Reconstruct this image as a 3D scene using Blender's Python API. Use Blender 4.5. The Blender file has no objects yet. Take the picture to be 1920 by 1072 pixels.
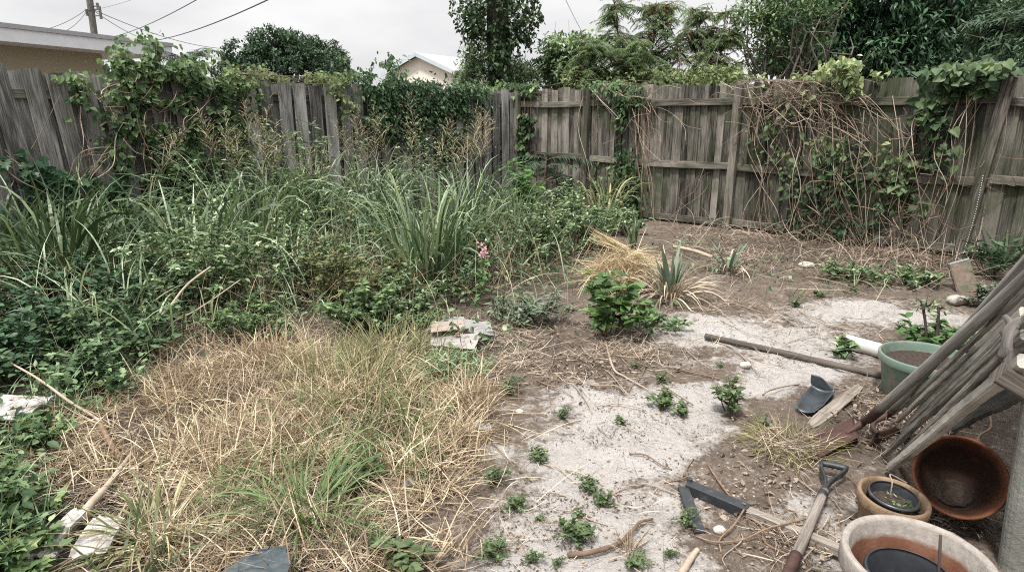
import bpy, math, random
import numpy as np
rng = np.random.default_rng(11)
random.seed(5)
C = bpy.context.scene.collection
# ------------------------------------------------------------------ camera
HC = 1.53; FPX = 1189.0; TH = math.atan2(326, 1189)
cam = bpy.data.objects.new('camera', bpy.data.cameras.new('camera')); C.objects.link(cam)
cam.location = (0, 0, HC); cam.rotation_euler = (math.pi/2 - TH, 0, 0)
cam.data.sensor_width = 36; cam.data.lens = FPX/1920*36; cam.data.clip_end = 1000; cam.data.clip_start = 0.05
bpy.context.scene.camera = cam
CT, ST = math.cos(TH), math.sin(TH)
def ray(u, v):
    x = (np.asarray(u, float)-960)/FPX; y = (536-np.asarray(v, float))/FPX
    return np.stack([x+0*y, CT+y*ST+0*x, -ST+y*CT+0*x], -1)
CAMP = np.array([0, 0, HC])
def G(u, v, z=0.0):                       # point at height z seen at u, v
    d = ray(u, v); t = (z-HC)/d[..., 2]
    return CAMP + d*t[..., None]
def P(u, v, t): return CAMP + ray(u, v)*np.asarray(t, float)[..., None]
def PY(u, v, Y):
    d = ray(u, v); return CAMP + d*(np.asarray(Y, float)/d[..., 1])[..., None]
def proj(p):
    q = np.asarray(p, float)-CAMP
    dep = q[..., 1]*CT - q[..., 2]*ST
    up = q[..., 1]*ST + q[..., 2]*CT
    dep = np.where(dep < .05, .05, dep)
    return 960+FPX*q[..., 0]/dep, 536-FPX*up/dep
# fences
CORN = np.array([.083, 11.11, 0]); DR = np.array([.7394, -.6733, 0]); NR = np.array([-.6733, -.7394, 0])
DL = np.array([-.6733, -.7394, 0]); NL = np.array([.7394, -.6733, 0])
def FP(side, u, v, off=0.0):
    n = NR if side == 'R' else NL
    d = ray(u, v); k = (np.dot(CORN-CAMP, n)+off)/(d@n)
    return CAMP + d*np.asarray(k)[..., None]
def nrm(a): return a/np.maximum(np.linalg.norm(a, axis=-1, keepdims=True), 1e-9)
# ------------------------------------------------------------------ value noise
def _hash(ix, iy, seed):
    n = (ix.astype(np.int64)*374761393 + iy.astype(np.int64)*668265263 + seed*1442695041) & 0x7fffffff
    n = ((n ^ (n >> 13))*1274126177) & 0x7fffffff
    return ((n ^ (n >> 16)) & 0xffff)/65535.0
def vnoise(x, y, seed=0):
    ix = np.floor(x); iy = np.floor(y); fx = x-ix; fy = y-iy
    fx = fx*fx*(3-2*fx); fy = fy*fy*(3-2*fy)
    a = _hash(ix, iy, seed); b = _hash(ix+1, iy, seed); c = _hash(ix, iy+1, seed); d = _hash(ix+1, iy+1, seed)
    return (a*(1-fx)+b*fx)*(1-fy)+(c*(1-fx)+d*fx)*fy
def fbm(x, y, oct=4, seed=0):
    s = 0; a = .5
    for i in range(oct):
        s = s+a*vnoise(x, y, seed+i*7); x = x*2.03+13.1; y = y*2.03+7.7; a *= .5
    return s
def hgt(x, y):
    x = np.asarray(x, float); y = np.asarray(y, float)
    return .05*(fbm(x*.9+3, y*.9, 3, 3)-.45)*np.clip((y-2)/2, .3, 1.5)
def ground_pts(u, v):
    p = G(u, v); p[..., 2] = hgt(p[..., 0], p[..., 1]); return p
# ------------------------------------------------------------------ mesh builder
class MB:
    def __init__(s): s.V = []; s.F = {}; s.R = []; s.K = []; s.n = 0; s.gc = False
    def add(s, V, F, r=.5, gc=None):
        V = np.asarray(V, float).reshape(-1, 3); n = len(V)
        for f in (F if isinstance(F, list) else [F]):
            f = np.asarray(f, np.int64)
            if f.size: s.F.setdefault(f.shape[1], []).append(f+s.n)
        s.V.append(V); s.R.append(np.broadcast_to(np.asarray(r, float), (n,)) if np.ndim(r) == 0 else np.asarray(r, float))
        if gc is not None: s.gc = True
        s.K.append(np.zeros((n, 3)) if gc is None else np.asarray(gc, float).reshape(-1, 3)); s.n += n
    def build(s, name, mat, parent=None, smooth=False):
        me = bpy.data.meshes.new(name)
        V = np.concatenate(s.V); off = np.array(parent.location) if parent is not None else np.zeros(3)
        if parent is not None and parent.parent is not None: off = off + np.array(parent.parent.location)
        V = V-off
        ls = []; tot = []
        for k, fl in s.F.items():
            f = np.concatenate(fl); ls.append(f.reshape(-1)); tot.append(np.full(len(f), k, np.int32))
        loops = np.concatenate(ls).astype(np.int32); tot = np.concatenate(tot)
        me.vertices.add(len(V)); me.vertices.foreach_set('co', V.astype(np.float32).reshape(-1))
        me.loops.add(len(loops)); me.loops.foreach_set('vertex_index', loops)
        me.polygons.add(len(tot))
        st = np.zeros(len(tot), np.int32); st[1:] = np.cumsum(tot)[:-1]
        me.polygons.foreach_set('loop_start', st); me.polygons.foreach_set('loop_total', tot)
        me.polygons.foreach_set('use_smooth', np.full(len(tot), smooth, bool))
        a = me.attributes.new('rnd', 'FLOAT', 'POINT'); a.data.foreach_set('value', np.concatenate(s.R).astype(np.float32))
        if s.gc:
            a = me.attributes.new('gc', 'FLOAT_VECTOR', 'POINT'); a.data.foreach_set('vector', np.concatenate(s.K).astype(np.float32).reshape(-1))
        me.update(calc_edges=True)
        me.materials.append(mat)
        o = bpy.data.objects.new(name, me); C.objects.link(o)
        if parent is not None: o.parent = parent
        return o
def tag(o, label=None, cat=None, group=None, kind=None):
    if label: o['label'] = label
    if cat: o['category'] = cat
    if group: o['group'] = group
    if kind: o['kind'] = kind
    return o
def thing(name, label, cat, loc=(0, 0, 0), group=None):
    o = bpy.data.objects.new(name, None); C.objects.link(o); o.location = tuple(float(a) for a in loc); o.empty_display_size = .05
    return tag(o, label, cat, group)
def dup(root, loc, rz=0., sc=1., label=None, group=None):
    r = root.copy(); C.objects.link(r); r.location = tuple(float(a) for a in loc); r.rotation_euler = (0, 0, rz); r.scale = (sc, sc, sc)
    if label: r['label'] = label
    if group: r['group'] = group
    for ch in list(root.children):
        c = ch.copy(); C.objects.link(c); c.parent = r
        for g in ch.children:
            d = g.copy(); C.objects.link(d); d.parent = c
    return r
# ------------------------------------------------------------------ shape generators
def TM(v, f): return np.array(v, float), np.array(f)
TEMPL = {
 'diamond': TM([(0,0,0),(.45,-.5,.06),(1,0,-.1),(.45,.5,.06)], [(0,1,2),(0,2,3)]),
 'ovate': TM([(0,0,0),(.18,-.42,.05),(.5,-.46,.04),(1,0,-.12),(.5,.46,.04),(.18,.42,.05),(.45,0,-.04)],
             [(6,0,1),(6,1,2),(6,2,3),(6,3,4),(6,4,5),(6,5,0)]),
 'heart': TM([(0,0,0),(-.14,-.25,.03),(.05,-.5,.07),(.4,-.47,.06),(1,0,-.16),(.4,.47,.06),(.05,.5,.07),(-.14,.25,.03),(.4,0,-.05)],
             [(8,0,1),(8,1,2),(8,2,3),(8,3,4),(8,4,5),(8,5,6),(8,6,7),(8,7,0)]),
 'lance': TM([(0,0,0),(.3,-.5,.05),(.65,-.36,0),(1,0,-.14),(.65,.36,0),(.3,.5,.05)], [(0,1,5),(1,2,4),(1,4,5),(2,3,4)]),
 'lobed': TM([(0,0,0),(.05,-.3,.03),(.3,-.5,.02),(.38,-.24,0),(.62,-.42,0),(.68,-.16,-.02),(1,0,-.12),(.68,.16,-.02),(.62,.42,0),(.38,.24,0),(.3,.5,.02),(.05,.3,.03),(.4,0,-.05)],
             [(12,i,(i+1)%12) for i in range(12)]),
}
def leaves(mb, tm, Pp, A, N, L, W, r):
    T, F = TEMPL[tm]; Pp = np.asarray(Pp, float); n = len(Pp)
    if n == 0: return
    A = nrm(A); S = nrm(np.cross(N, A)); N = np.cross(A, S)
    L = np.broadcast_to(L, (n,)); W = np.broadcast_to(W, (n,)); r = np.broadcast_to(r, (n,))
    V = (Pp[:, None] + T[None, :, 0, None]*L[:, None, None]*A[:, None] + T[None, :, 1, None]*W[:, None, None]*S[:, None]
         + T[None, :, 2, None]*L[:, None, None]*N[:, None])
    k = len(T); FF = F[None]+np.arange(n)[:, None, None]*k
    mb.add(V.reshape(-1, 3), FF.reshape(-1, 3), np.repeat(r, k))
def blades(mb, Pp, az, th0, bend, L, W, r, nseg=5, ground=True, pw=1.3, tip=.05):
    Pp = np.asarray(Pp, float); n = len(Pp)
    if n == 0: return
    b = lambda a: np.broadcast_to(np.asarray(a, float), (n,))
    az, th0, bend, L, W, r = map(b, (az, th0, bend, L, W, r))
    pts = [Pp]; h = np.stack([np.cos(az), np.sin(az), 0*az], 1); side = np.stack([-np.sin(az), np.cos(az), 0*az], 1)
    az_t = rng.normal(0, .25, n)
    for i in range(nseg):
        s = (i+.5)/nseg; th = th0+bend*s**pw
        hh = np.stack([np.cos(az+az_t*s), np.sin(az+az_t*s), 0*az], 1)
        pts.append(pts[-1]+(np.sin(th)[:, None]*hh+np.cos(th)[:, None]*np.array([0, 0, 1.]))*(L/nseg)[:, None])
    pts = np.stack(pts, 1)
    if ground:
        gz = hgt(pts[..., 0], pts[..., 1])+.004
        pts[..., 2] = np.maximum(pts[..., 2], gz+rng.random((n, 1))*.012)
    s = np.arange(nseg+1)/nseg
    w = np.minimum(1, .55+1.6*s)*np.maximum(1-s**2.4, tip)
    rot = rng.normal(0, .5, n); sd = side*np.cos(rot)[:, None]+np.array([0, 0, 1.])*np.sin(rot)[:, None]
    off = sd[:, None]*(w[None, :, None]*W[:, None, None]*.5)
    V = np.stack([pts-off, pts+off], 2).reshape(-1, 3)
    q = np.array([[2*i, 2*i+1, 2*i+3, 2*i+2] for i in range(nseg)])
    F = q[None]+np.arange(n)[:, None, None]*(2*(nseg+1))
    mb.add(V, F.reshape(-1, 4), np.repeat(r, 2*(nseg+1)))
    return pts
def spl(pts, n=12):
    p = np.asarray(pts, float)
    if len(p) < 3:
        t = np.linspace(0, 1, n)[:, None]; return p[0]*(1-t)+p[-1]*t
    q = np.vstack([2*p[0]-p[1], p, 2*p[-1]-p[-2]]); out = []
    tt = np.linspace(0, len(p)-1, n)
    for t in tt:
        i = min(int(t), len(p)-2); f = t-i; a, b, c, d = q[i:i+4]
        out.append(.5*((2*b)+(c-a)*f+(2*a-5*b+4*c-d)*f*f+(3*b-a-3*c+d)*f**3))
    return np.array(out)
def frames(p):
    t = nrm(np.gradient(p, axis=0)); ref = np.array([0, 0, 1.]) if abs(t[0][2]) < .9 else np.array([1., 0, 0])
    a = nrm(np.cross(t[0], ref)); A = [a]
    for i in range(1, len(p)):
        a = a-t[i]*np.dot(a, t[i]); a = a/max(np.linalg.norm(a), 1e-9); A.append(a)
    A = np.array(A); return t, A, np.cross(t, A)
def tube(mb, pts, rad, sides=5, r=.5, cap=True, lump=0., gcid=0.):
    p = np.asarray(pts, float); m = len(p); rad = np.broadcast_to(rad, (m,)).astype(float)
    t, A, B = frames(p); an = np.arange(sides)/sides*2*math.pi
    rr = rad[:, None]*(1+lump*rng.normal(0, 1, (m, sides)))
    V = p[:, None]+rr[..., None]*(np.cos(an)[None, :, None]*A[:, None]+np.sin(an)[None, :, None]*B[:, None])
    i = np.arange(m-1)[:, None]; j = np.arange(sides)[None]; j2 = (j+1) % sides
    F = np.stack([i*sides+j, i*sides+j2, (i+1)*sides+j2, (i+1)*sides+j], -1).reshape(-1, 4)
    L = np.concatenate([[0], np.cumsum(np.linalg.norm(np.diff(p, axis=0), axis=1))])
    gc = np.stack([np.broadcast_to(L[:, None], (m, sides)), np.broadcast_to(np.minimum(an, 2*math.pi-an)[None]*rad[:, None], (m, sides)), np.full((m, sides), gcid)], -1)
    FF = [F]
    if cap: FF.append(np.stack([np.arange(sides)[::-1], (m-1)*sides+np.arange(sides)]))
    mb.add(V.reshape(-1, 3), FF, r, gc.reshape(-1, 3))
def bar(mb, pts, wdir, w, th, ch=.004, r=.5, gcid=None, rough=0.):
    p = np.asarray(pts, float); m = len(p); w = np.broadcast_to(w, (m,)).astype(float)
    t = nrm(np.gradient(p, axis=0)); wd = nrm(np.asarray(wdir, float)-t*(t@np.asarray(wdir, float))[:, None]); nd = np.cross(t, wd)
    cs = []
    for sx, sy in ((1, 1), (-1, 1), (-1, -1), (1, -1)):
        a, b = (sx*(w/2-ch), np.full(m, sy*th/2)), (sx*w/2, np.full(m, sy*(th/2-ch)))
        cs += [b, a] if sx*sy > 0 else [a, b]
    X = np.stack([c[0] for c in cs], 1); Y = np.stack([c[1] for c in cs], 1)
    if rough: X = X+rng.normal(0, rough, X.shape); Y = Y+rng.normal(0, rough*.6, Y.shape)
    V = p[:, None]+X[..., None]*wd[:, None]+Y[..., None]*nd[:, None]
    i = np.arange(m-1)[:, None]; j = np.arange(8)[None]; j2 = (j+1) % 8
    F = np.stack([i*8+j, i*8+j2, (i+1)*8+j2, (i+1)*8+j], -1).reshape(-1, 4)
    L = np.concatenate([[0], np.cumsum(np.linalg.norm(np.diff(p, axis=0), axis=1))])
    if gcid is None: gcid = rng.random()*50
    gc = np.stack([np.broadcast_to(L[:, None], (m, 8)), X+Y*.7, np.full((m, 8), gcid)], -1)
    mb.add(V.reshape(-1, 3), [F, np.stack([np.arange(8)[::-1], (m-1)*8+np.arange(8)])], r, gc.reshape(-1, 3))
def basis(n):
    n = nrm(np.asarray(n, float)); a = np.cross(n, [0, 0, 1.]) if abs(n[2]) < .999 else np.array([1., 0, 0])
    a = nrm(a); return a, np.cross(n, a), n
def lathe(mb, prof, c, axis=(0, 0, 1), n=56, r=.5, wob=0.):
    A, B, N = basis(axis); an = np.arange(n)/n*2*math.pi; pr = np.array(prof, float); m = len(pr)
    wb = 1+wob*np.sin(an*2+1)[None]*np.ones((m, 1))
    V = np.asarray(c)+(pr[:, 0, None]*wb)[..., None]*(np.cos(an)[None, :, None]*A+np.sin(an)[None, :, None]*B)+pr[:, 1, None, None]*N
    i = np.arange(m-1)[:, None]; j = np.arange(n)[None]; j2 = (j+1) % n
    F = np.stack([i*n+j, i*n+j2, (i+1)*n+j2, (i+1)*n+j], -1).reshape(-1, 4)
    gc = np.stack([np.broadcast_to(np.cos(an)[None], (m, n)), np.broadcast_to(np.sin(an)[None], (m, n)), np.broadcast_to(pr[:, 1, None], (m, n))], -1)
    mb.add(V.reshape(-1, 3), F, r, gc.reshape(-1, 3))
def sheet(mb, f, nu, nv, th, r=.5):
    uu, vv = np.meshgrid(np.linspace(0, 1, nu), np.linspace(0, 1, nv), indexing='ij'); Pt = f(uu, vv)
    du = np.gradient(Pt, axis=0); dv = np.gradient(Pt, axis=1); N = nrm(np.cross(du, dv))
    V = np.concatenate([(Pt+N*th/2).reshape(-1, 3), (Pt-N*th/2).reshape(-1, 3)]); K = nu*nv
    idx = np.arange(K).reshape(nu, nv)
    q = np.stack([idx[:-1, :-1], idx[1:, :-1], idx[1:, 1:], idx[:-1, 1:]], -1).reshape(-1, 4)
    bd = np.concatenate([idx[:-1, 0], idx[-1, :-1], idx[:0:-1, -1], idx[0, :0:-1]])
    b2 = np.roll(bd, -1); sd = np.stack([b2, bd, bd+K, b2+K], -1)
    gc = np.stack([uu, vv, 0*uu], -1).reshape(-1, 3)
    mb.add(V, [np.concatenate([q, q[:, ::-1]+K, sd])], r, np.concatenate([gc, gc]))
def rock(mb, c, rad, seed=0, r=.5, rough=.25, nu=14, nv=10):
    a = np.arange(nu)/nu*2*math.pi; b = np.linspace(0, math.pi, nv+2)[1:-1]
    A, Bb = np.meshgrid(a, b, indexing='ij'); d = np.stack([np.cos(A)*np.sin(Bb), np.sin(A)*np.sin(Bb), np.cos(Bb)], -1)
    k = 1+rough*(fbm(d[..., 0]*2+seed+9, d[..., 1]*2+d[..., 2]*1.7+9, 3, seed)-.45)*2
    V = np.asarray(c)+d*k[..., None]*np.asarray(rad); ids = np.arange(nu*nv).reshape(nu, nv)
    q = np.stack([ids, np.roll(ids, -1, 0)], -1); F = np.stack([q[:, :-1, 0], q[:, 1:, 0], q[:, 1:, 1], q[:, :-1, 1]], -1).reshape(-1, 4)
    top, bot = nu*nv, nu*nv+1
    V = np.concatenate([V.reshape(-1, 3), [np.asarray(c)+np.array([0, 0, 1])*np.asarray(rad)], [np.asarray(c)-np.array([0, 0, 1])*np.asarray(rad)]])
    t1 = np.stack([np.full(nu, top), ids[:, 0], np.roll(ids, -1, 0)[:, 0]], -1); t2 = np.stack([np.full(nu, bot), np.roll(ids, -1, 0)[:, -1], ids[:, -1]], -1)
    mb.add(V, [F, np.concatenate([t1, t2])], r)
# ------------------------------------------------------------------ materials
def mat(name):
    m = bpy.data.materials.new(name); m.use_nodes = True; nt = m.node_tree; nt.nodes.clear()
    out = nt.nodes.new('ShaderNodeOutputMaterial'); return m, nt, out
def nd(nt, t, **k):
    n = nt.nodes.new(t)
    for a, b in k.items():
        if a in n.inputs.keys(): n.inputs[a].default_value = b
        else: setattr(n, a, b)
    return n
def ramp(nt, stops, fac):
    n = nt.nodes.new('ShaderNodeValToRGB'); e = n.color_ramp.elements
    while len(e) < len(stops): e.new(.5)
    for x, (p, c) in zip(e, stops): x.position = p; x.color = (*c, 1) if len(c) == 3 else c
    nt.links.new(fac, n.inputs[0]); return n.outputs[0]
def mix(nt, fac, a, b, mode='MIX'):
    n = nt.nodes.new('ShaderNodeMix'); n.data_type = 'RGBA'; n.blend_type = mode
    for i, x in ((0, fac), (6, a), (7, b)):
        if hasattr(x, 'is_output'): nt.links.new(x, n.inputs[i])
        elif i == 0: n.inputs[0].default_value = x
        else: n.inputs[i].default_value = (*x, 1)
    return n.outputs[2]
def mth(nt, op, a, b=None, clamp=False):
    n = nt.nodes.new('ShaderNodeMath'); n.operation = op; n.use_clamp = clamp
    for i, x in enumerate((a, b)):
        if x is None: continue
        if hasattr(x, 'is_output'): nt.links.new(x, n.inputs[i])
        else: n.inputs[i].default_value = x
    return n.outputs[0]
def attr(nt, name, out='Fac'):
    n = nt.nodes.new('ShaderNodeAttribute'); n.attribute_name = name; return n.outputs[out]
def noise(nt, vec, scale, detail=4, rough=.55, out='Fac'):
    n = nt.nodes.new('ShaderNodeTexNoise'); n.inputs['Scale'].default_value = scale; n.inputs['Detail'].default_value = detail; n.inputs['Roughness'].default_value = rough
    if vec is not None: nt.links.new(vec, n.inputs['Vector'])
    return n.outputs[out]
def mapping(nt, vec, scale):
    n = nt.nodes.new('ShaderNodeMapping'); n.inputs['Scale'].default_value = scale; nt.links.new(vec, n.inputs['Vector']); return n.outputs[0]
def objco(nt): return nt.nodes.new('ShaderNodeTexCoord').outputs['Object']
def geopos(nt): return nt.nodes.new('ShaderNodeNewGeometry').outputs['Position']
def bumpn(nt, h, dist, strength=1.):
    n = nt.nodes.new('ShaderNodeBump'); n.inputs['Distance'].default_value = dist; n.inputs['Strength'].default_value = strength; nt.links.new(h, n.inputs['Height']); return n.outputs[0]
def fin(nt, out, col, rough=.8, bump=None, metal=0., spec=.3):
    b = nt.nodes.new('ShaderNodeBsdfPrincipled')
    if hasattr(col, 'is_output'): nt.links.new(col, b.inputs['Base Color'])
    else: b.inputs['Base Color'].default_value = (*col, 1)
    if hasattr(rough, 'is_output'): nt.links.new(rough, b.inputs['Roughness'])
    else: b.inputs['Roughness'].default_value = rough
    b.inputs['Metallic'].default_value = metal; b.inputs['Specular IOR Level'].default_value = spec
    if bump is not None: nt.links.new(bump, b.inputs['Normal'])
    nt.links.new(b.outputs[0], out.inputs[0]); return b
def leafM(name, cols, rough=.45, trans=.3, spec=.4, nscale=6.):
    spec *= .55; k_ = (len(cols)-1)/2; cols = [tuple(a*(1+.28*(i-k_)/k_) for a in c) for i, c in enumerate(cols)]
    m, nt, out = mat(name); r = attr(nt, 'rnd')
    n = noise(nt, geopos(nt), nscale, 3)
    f = mth(nt, 'ADD', mth(nt, 'MULTIPLY', r, .75), mth(nt, 'MULTIPLY', n, .3), True)
    k = len(cols); cols = [tuple(min(.8, a*1.4) for a in c) for c in cols]; col = ramp(nt, [(i/(k-1)*.9+.05, c) for i, c in enumerate(cols)], f)
    b = fin(nt, out, col, rough, None, 0, spec)
    t = nt.nodes.new('ShaderNodeBsdfTranslucent'); tc = mix(nt, .6, col, (1., .9, .45), 'MULTIPLY'); nt.links.new(tc, t.inputs[0])
    s = nt.nodes.new('ShaderNodeMixShader'); s.inputs[0].default_value = trans
    nt.links.new(b.outputs[0], s.inputs[1]); nt.links.new(t.outputs[0], s.inputs[2]); nt.links.new(s.outputs[0], out.inputs[0])
    return m
def woodM(name, dark, light, green=.0, stain=.5, grain=1., gsc=2.2, rough=.85):
    m, nt, out = mat(name); g = attr(nt, 'gc', 'Vector'); r = attr(nt, 'rnd')
    v1 = mapping(nt, g, (2.5, 70*grain, 3)); n1 = noise(nt, v1, 1.6, 6, .65)
    v2 = mapping(nt, g, (1.2, 9*grain, 2)); n2 = noise(nt, v2, 1.5, 3, .5)
    f = mth(nt, 'ADD', mth(nt, 'MULTIPLY', n1, .75), mth(nt, 'MULTIPLY', n2, .45)); f = mth(nt, 'ADD', f, mth(nt, 'MULTIPLY', mth(nt, 'SUBTRACT', r, .5), .3))
    md = tuple((a+b)*.45 for a, b in zip(dark, light))
    col = ramp(nt, [(.4, dark), (.57, md), (.75, light)], f)
    ns = noise(nt, geopos(nt), gsc, 5, .6)
    if stain:
        sf = mth(nt, 'MULTIPLY', mth(nt, 'SUBTRACT', noise(nt, mapping(nt, g, (.9, 5, 5)), 1.3, 4), .5, True), stain*4, True)
        col = mix(nt, sf, col, tuple(a*.55 for a in dark))
    if green:
        gf = mth(nt, 'MULTIPLY', mth(nt, 'SUBTRACT', ns, .46, True), green*5, True)
        col = mix(nt, gf, col, (.055, .07, .035))
    fin(nt, out, col, rough, bumpn(nt, n1, .006, .8), 0, .2); return m
def stemRM(name, cols):
    m, nt, out = mat(name); r = attr(nt, 'rnd'); n = noise(nt, geopos(nt), 9, 4); k = len(cols)
    fin(nt, out, ramp(nt, [(i/(k-1)*.9+.05, c) for i, c in enumerate(cols)], mth(nt, 'ADD', mth(nt, 'MULTIPLY', r, .7), mth(nt, 'MULTIPLY', n, .35), True)), .8, None, 0, .25); return m
def plainM(name, col, rough=.7, var=.25, nsc=20., metal=0., spec=.4, bump=.002, dirt=None, dsc=6., dthr=.52):
    m, nt, out = mat(name); p = geopos(nt); n = noise(nt, p, nsc, 5, .6)
    c = ramp(nt, [(.25, tuple(a*(1-var) for a in col)), (.75, tuple(min(1, a*(1+var)) for a in col))], n)
    if dirt is not None:
        f = mth(nt, 'MULTIPLY', mth(nt, 'SUBTRACT', noise(nt, p, dsc, 6, .7), dthr, True), 9, True); c = mix(nt, f, c, dirt)
    fin(nt, out, c, rough, bumpn(nt, n, bump) if bump else None, metal, spec); return m
# ================================================================== world, sun
SC = bpy.context.scene
w = bpy.data.worlds.new('World'); SC.world = w; w.use_nodes = True; nt = w.node_tree; nt.nodes.clear()
sky = nt.nodes.new('ShaderNodeTexSky'); sky.sky_type = 'NISHITA'; sky.sun_disc = False
SUN_EL, SUN_AZ = math.radians(64), math.radians(-150)
sky.sun_elevation = SUN_EL; sky.sun_rotation = SUN_AZ; sky.air_density = 1.; sky.dust_density = 3.
hs = nt.nodes.new('ShaderNodeHueSaturation'); hs.inputs['Saturation'].default_value = .08; nt.links.new(sky.outputs[0], hs.inputs['Color'])
tc = nt.nodes.new('ShaderNodeTexCoord'); cn = noise(nt, mapping(nt, tc.outputs['Generated'], (1, 1, 3)), 2.2, 5, .55)
cl = ramp(nt, [(.34, (8.1, 8.12, 8.3)), (.62, (10.9, 10.9, 10.95))], cn)
mx = mix(nt, .8, hs.outputs[0], cl)
sx = nt.nodes.new('ShaderNodeSeparateXYZ'); nt.links.new(tc.outputs['Generated'], sx.inputs[0])
gr = ramp(nt, [(0, (.68,)*3), (.38, (.76,)*3), (.62, (1.2,)*3), (1, (2.0,)*3)], sx.outputs[2])   # overcast: brighter towards the zenith
mx = mix(nt, 1., mx, gr, 'MULTIPLY')
bg = nt.nodes.new('ShaderNodeBackground'); bg.inputs[1].default_value = .1; nt.links.new(mx, bg.inputs[0])
wo = nt.nodes.new('ShaderNodeOutputWorld'); nt.links.new(bg.outputs[0], wo.inputs[0])
sl = bpy.data.lights.new('sun', 'SUN'); sl.energy = 3.5; sl.angle = math.radians(8); sl.color = (1, .96, .9)
so = bpy.data.objects.new('sun', sl); C.objects.link(so)
so.rotation_euler = (math.pi/2-SUN_EL, 0, math.pi-SUN_AZ) ; so.location = (0, 0, 12)
SC.view_settings.view_transform = 'Standard'; SC.view_settings.look = 'None'; SC.view_settings.gamma = 1; SC.view_settings.exposure = EXPOSURE = .55
SC.cycles.use_denoising = False; SC.cycles.filter_width = 1.1; SC.cycles.max_bounces = 6; SC.cycles.diffuse_bounces = 2; SC.cycles.transmission_bounces = 2; SC.cycles.transparent_max_bounces = 4
# ================================================================== shared layout fields (soil kinds by place)
def blobs(u, v, L):
    s = 0.
    for (a, b, ru, rv, k) in L: s = s+k*np.exp(-(((u-a)/ru)**2+((v-b)/rv)**2))
    return s
SAND = [(1180,770,150,45,1.),(1120,960,190,90,1.15),(1240,870,120,60,1.),(1400,640,190,40,1.1),(1300,610,60,28,.9),(1590,580,110,22,1.2),(1760,600,90,18,1.),
        (1440,715,90,36,1.1),(1000,1050,130,50,.9),(938,845,32,16,1.),(1545,690,70,28,.9),(1210,1060,160,40,.8),(1080,735,50,22,.8),(1290,740,70,28,.8),(1330,800,60,30,.5),
        (1500,960,70,60,.55),(1560,1010,80,80,.6),(1150,860,110,50,.7),(1060,850,60,40,.6),
        (1410,880,95,45,-1.1),(1200,905,75,26,-1.2),(1130,840,40,14,-.8),(1080,985,40,12,-.6),(1290,880,40,18,-.5),(1390,1010,90,40,-.9),(1350,660,80,10,-.6),(1340,700,70,18,-.5),(1460,790,70,35,-.8),(1500,860,60,30,-.5),(1330,560,110,25,-.4)]
# ================================================================== ground: one sheet to the horizon
def axis_pts(segs):
    o = []
    for a, b, st in segs: o.append(np.arange(a, b, st))
    return np.concatenate(o+[np.array([segs[-1][1]])])
gx = axis_pts([(-220,-60,20),(-60,-12,4),(-12,-5.6,.4),(-5.6,-3,.06),(-3,4.2,.022),(4.2,7,.06),(7,14,.4),(14,60,4),(60,220,20)])
gy = axis_pts([(-60,-4,8),(-4,1.1,.3),(1.1,6.6,.022),(6.6,12,.06),(12,20,.4),(20,60,4),(60,320,20)])
X, Y = np.meshgrid(gx, gy, indexing='ij')
near = np.clip((np.minimum(14-np.abs(X), 16-Y))/3, 0, 1)
u_, v_ = proj(np.stack([X, Y, 0*X], -1)); u_ = np.clip(u_, -2000, 4000); v_ = np.where(Y > .6, np.clip(v_, 0, 4000), 4000)
sm = blobs(u_, v_, SAND)
SOIL_SHADE = [(300,540,420,75,1),(620,520,300,60,1),(60,620,200,110,1),(950,480,160,60,.9),(1500,470,280,26,.7),(1780,500,150,30,.8),(1780,830,120,90,.5),(40,900,90,120,.8),(480,720,250,90,.7),(500,880,330,120,.6),(780,790,130,80,.6),(600,1030,260,60,.8),(200,950,160,120,.8),(1130,670,140,40,.4),(1600,800,90,60,.5)]  # painted shade: soil colour darkened under weeds, straw and along the fence foot
shd = blobs(u_, v_, SOIL_SHADE)*(Y > 1)
Z = hgt(X, Y)*near
fine = (fbm(X*9, Y*9, 4, 21)-.47)*.03+(fbm(X*28, Y*28, 3, 31)-.45)*.02
pit = vnoise(X*6.3, Y*6.3, 77); fine = fine-np.clip(pit-.66, 0, 1)*.09
Z = Z+fine*near*np.clip((9-Y)/2, .3, 1)
idx = np.arange(X.size).reshape(X.shape)
gm = MB(); gm.add(np.stack([X, Y, Z], -1).reshape(-1, 3), np.stack([idx[:-1,:-1], idx[1:,:-1], idx[1:,1:], idx[:-1,1:]], -1).reshape(-1, 4), np.where(sm > .08, np.clip(sm, 0, 1.2), -np.clip(shd, 0, 1)).reshape(-1))
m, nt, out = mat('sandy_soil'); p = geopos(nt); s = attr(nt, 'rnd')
n1 = noise(nt, p, 5, 8, .72); n2 = noise(nt, p, 34, 8, .7); n3 = noise(nt, p, 160, 3, .6); n4 = noise(nt, p, 1.7, 4, .6)
e = mth(nt, 'ADD', mth(nt, 'MAXIMUM', s, 0.), mth(nt, 'MULTIPLY', mth(nt, 'SUBTRACT', n1, .5), 2.2)); e = mth(nt, 'ADD', e, mth(nt, 'MULTIPLY', mth(nt, 'SUBTRACT', n2, .5), 1.0))
n5 = noise(nt, p, 11, 6, .7); e = mth(nt, 'ADD', e, mth(nt, 'MULTIPLY', mth(nt, 'SUBTRACT', n5, .52), 1.5))
mk = mth(nt, 'MULTIPLY', mth(nt, 'SUBTRACT', e, .24), 1.9, True)
sand = ramp(nt, [(.25, (.28, .256, .232)), (.5, (.43, .405, .382)), (.75, (.53, .508, .485))], mth(nt, 'ADD', mth(nt, 'MULTIPLY', n2, .55), mth(nt, 'MULTIPLY', n4, .45)))
soil = ramp(nt, [(.3, (.05, .04, .031)), (.5, (.16, .128, .104)), (.7, (.3, .25, .21))], mth(nt, 'ADD', mth(nt, 'MULTIPLY', n2, .6), mth(nt, 'MULTIPLY', n1, .4)))
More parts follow.
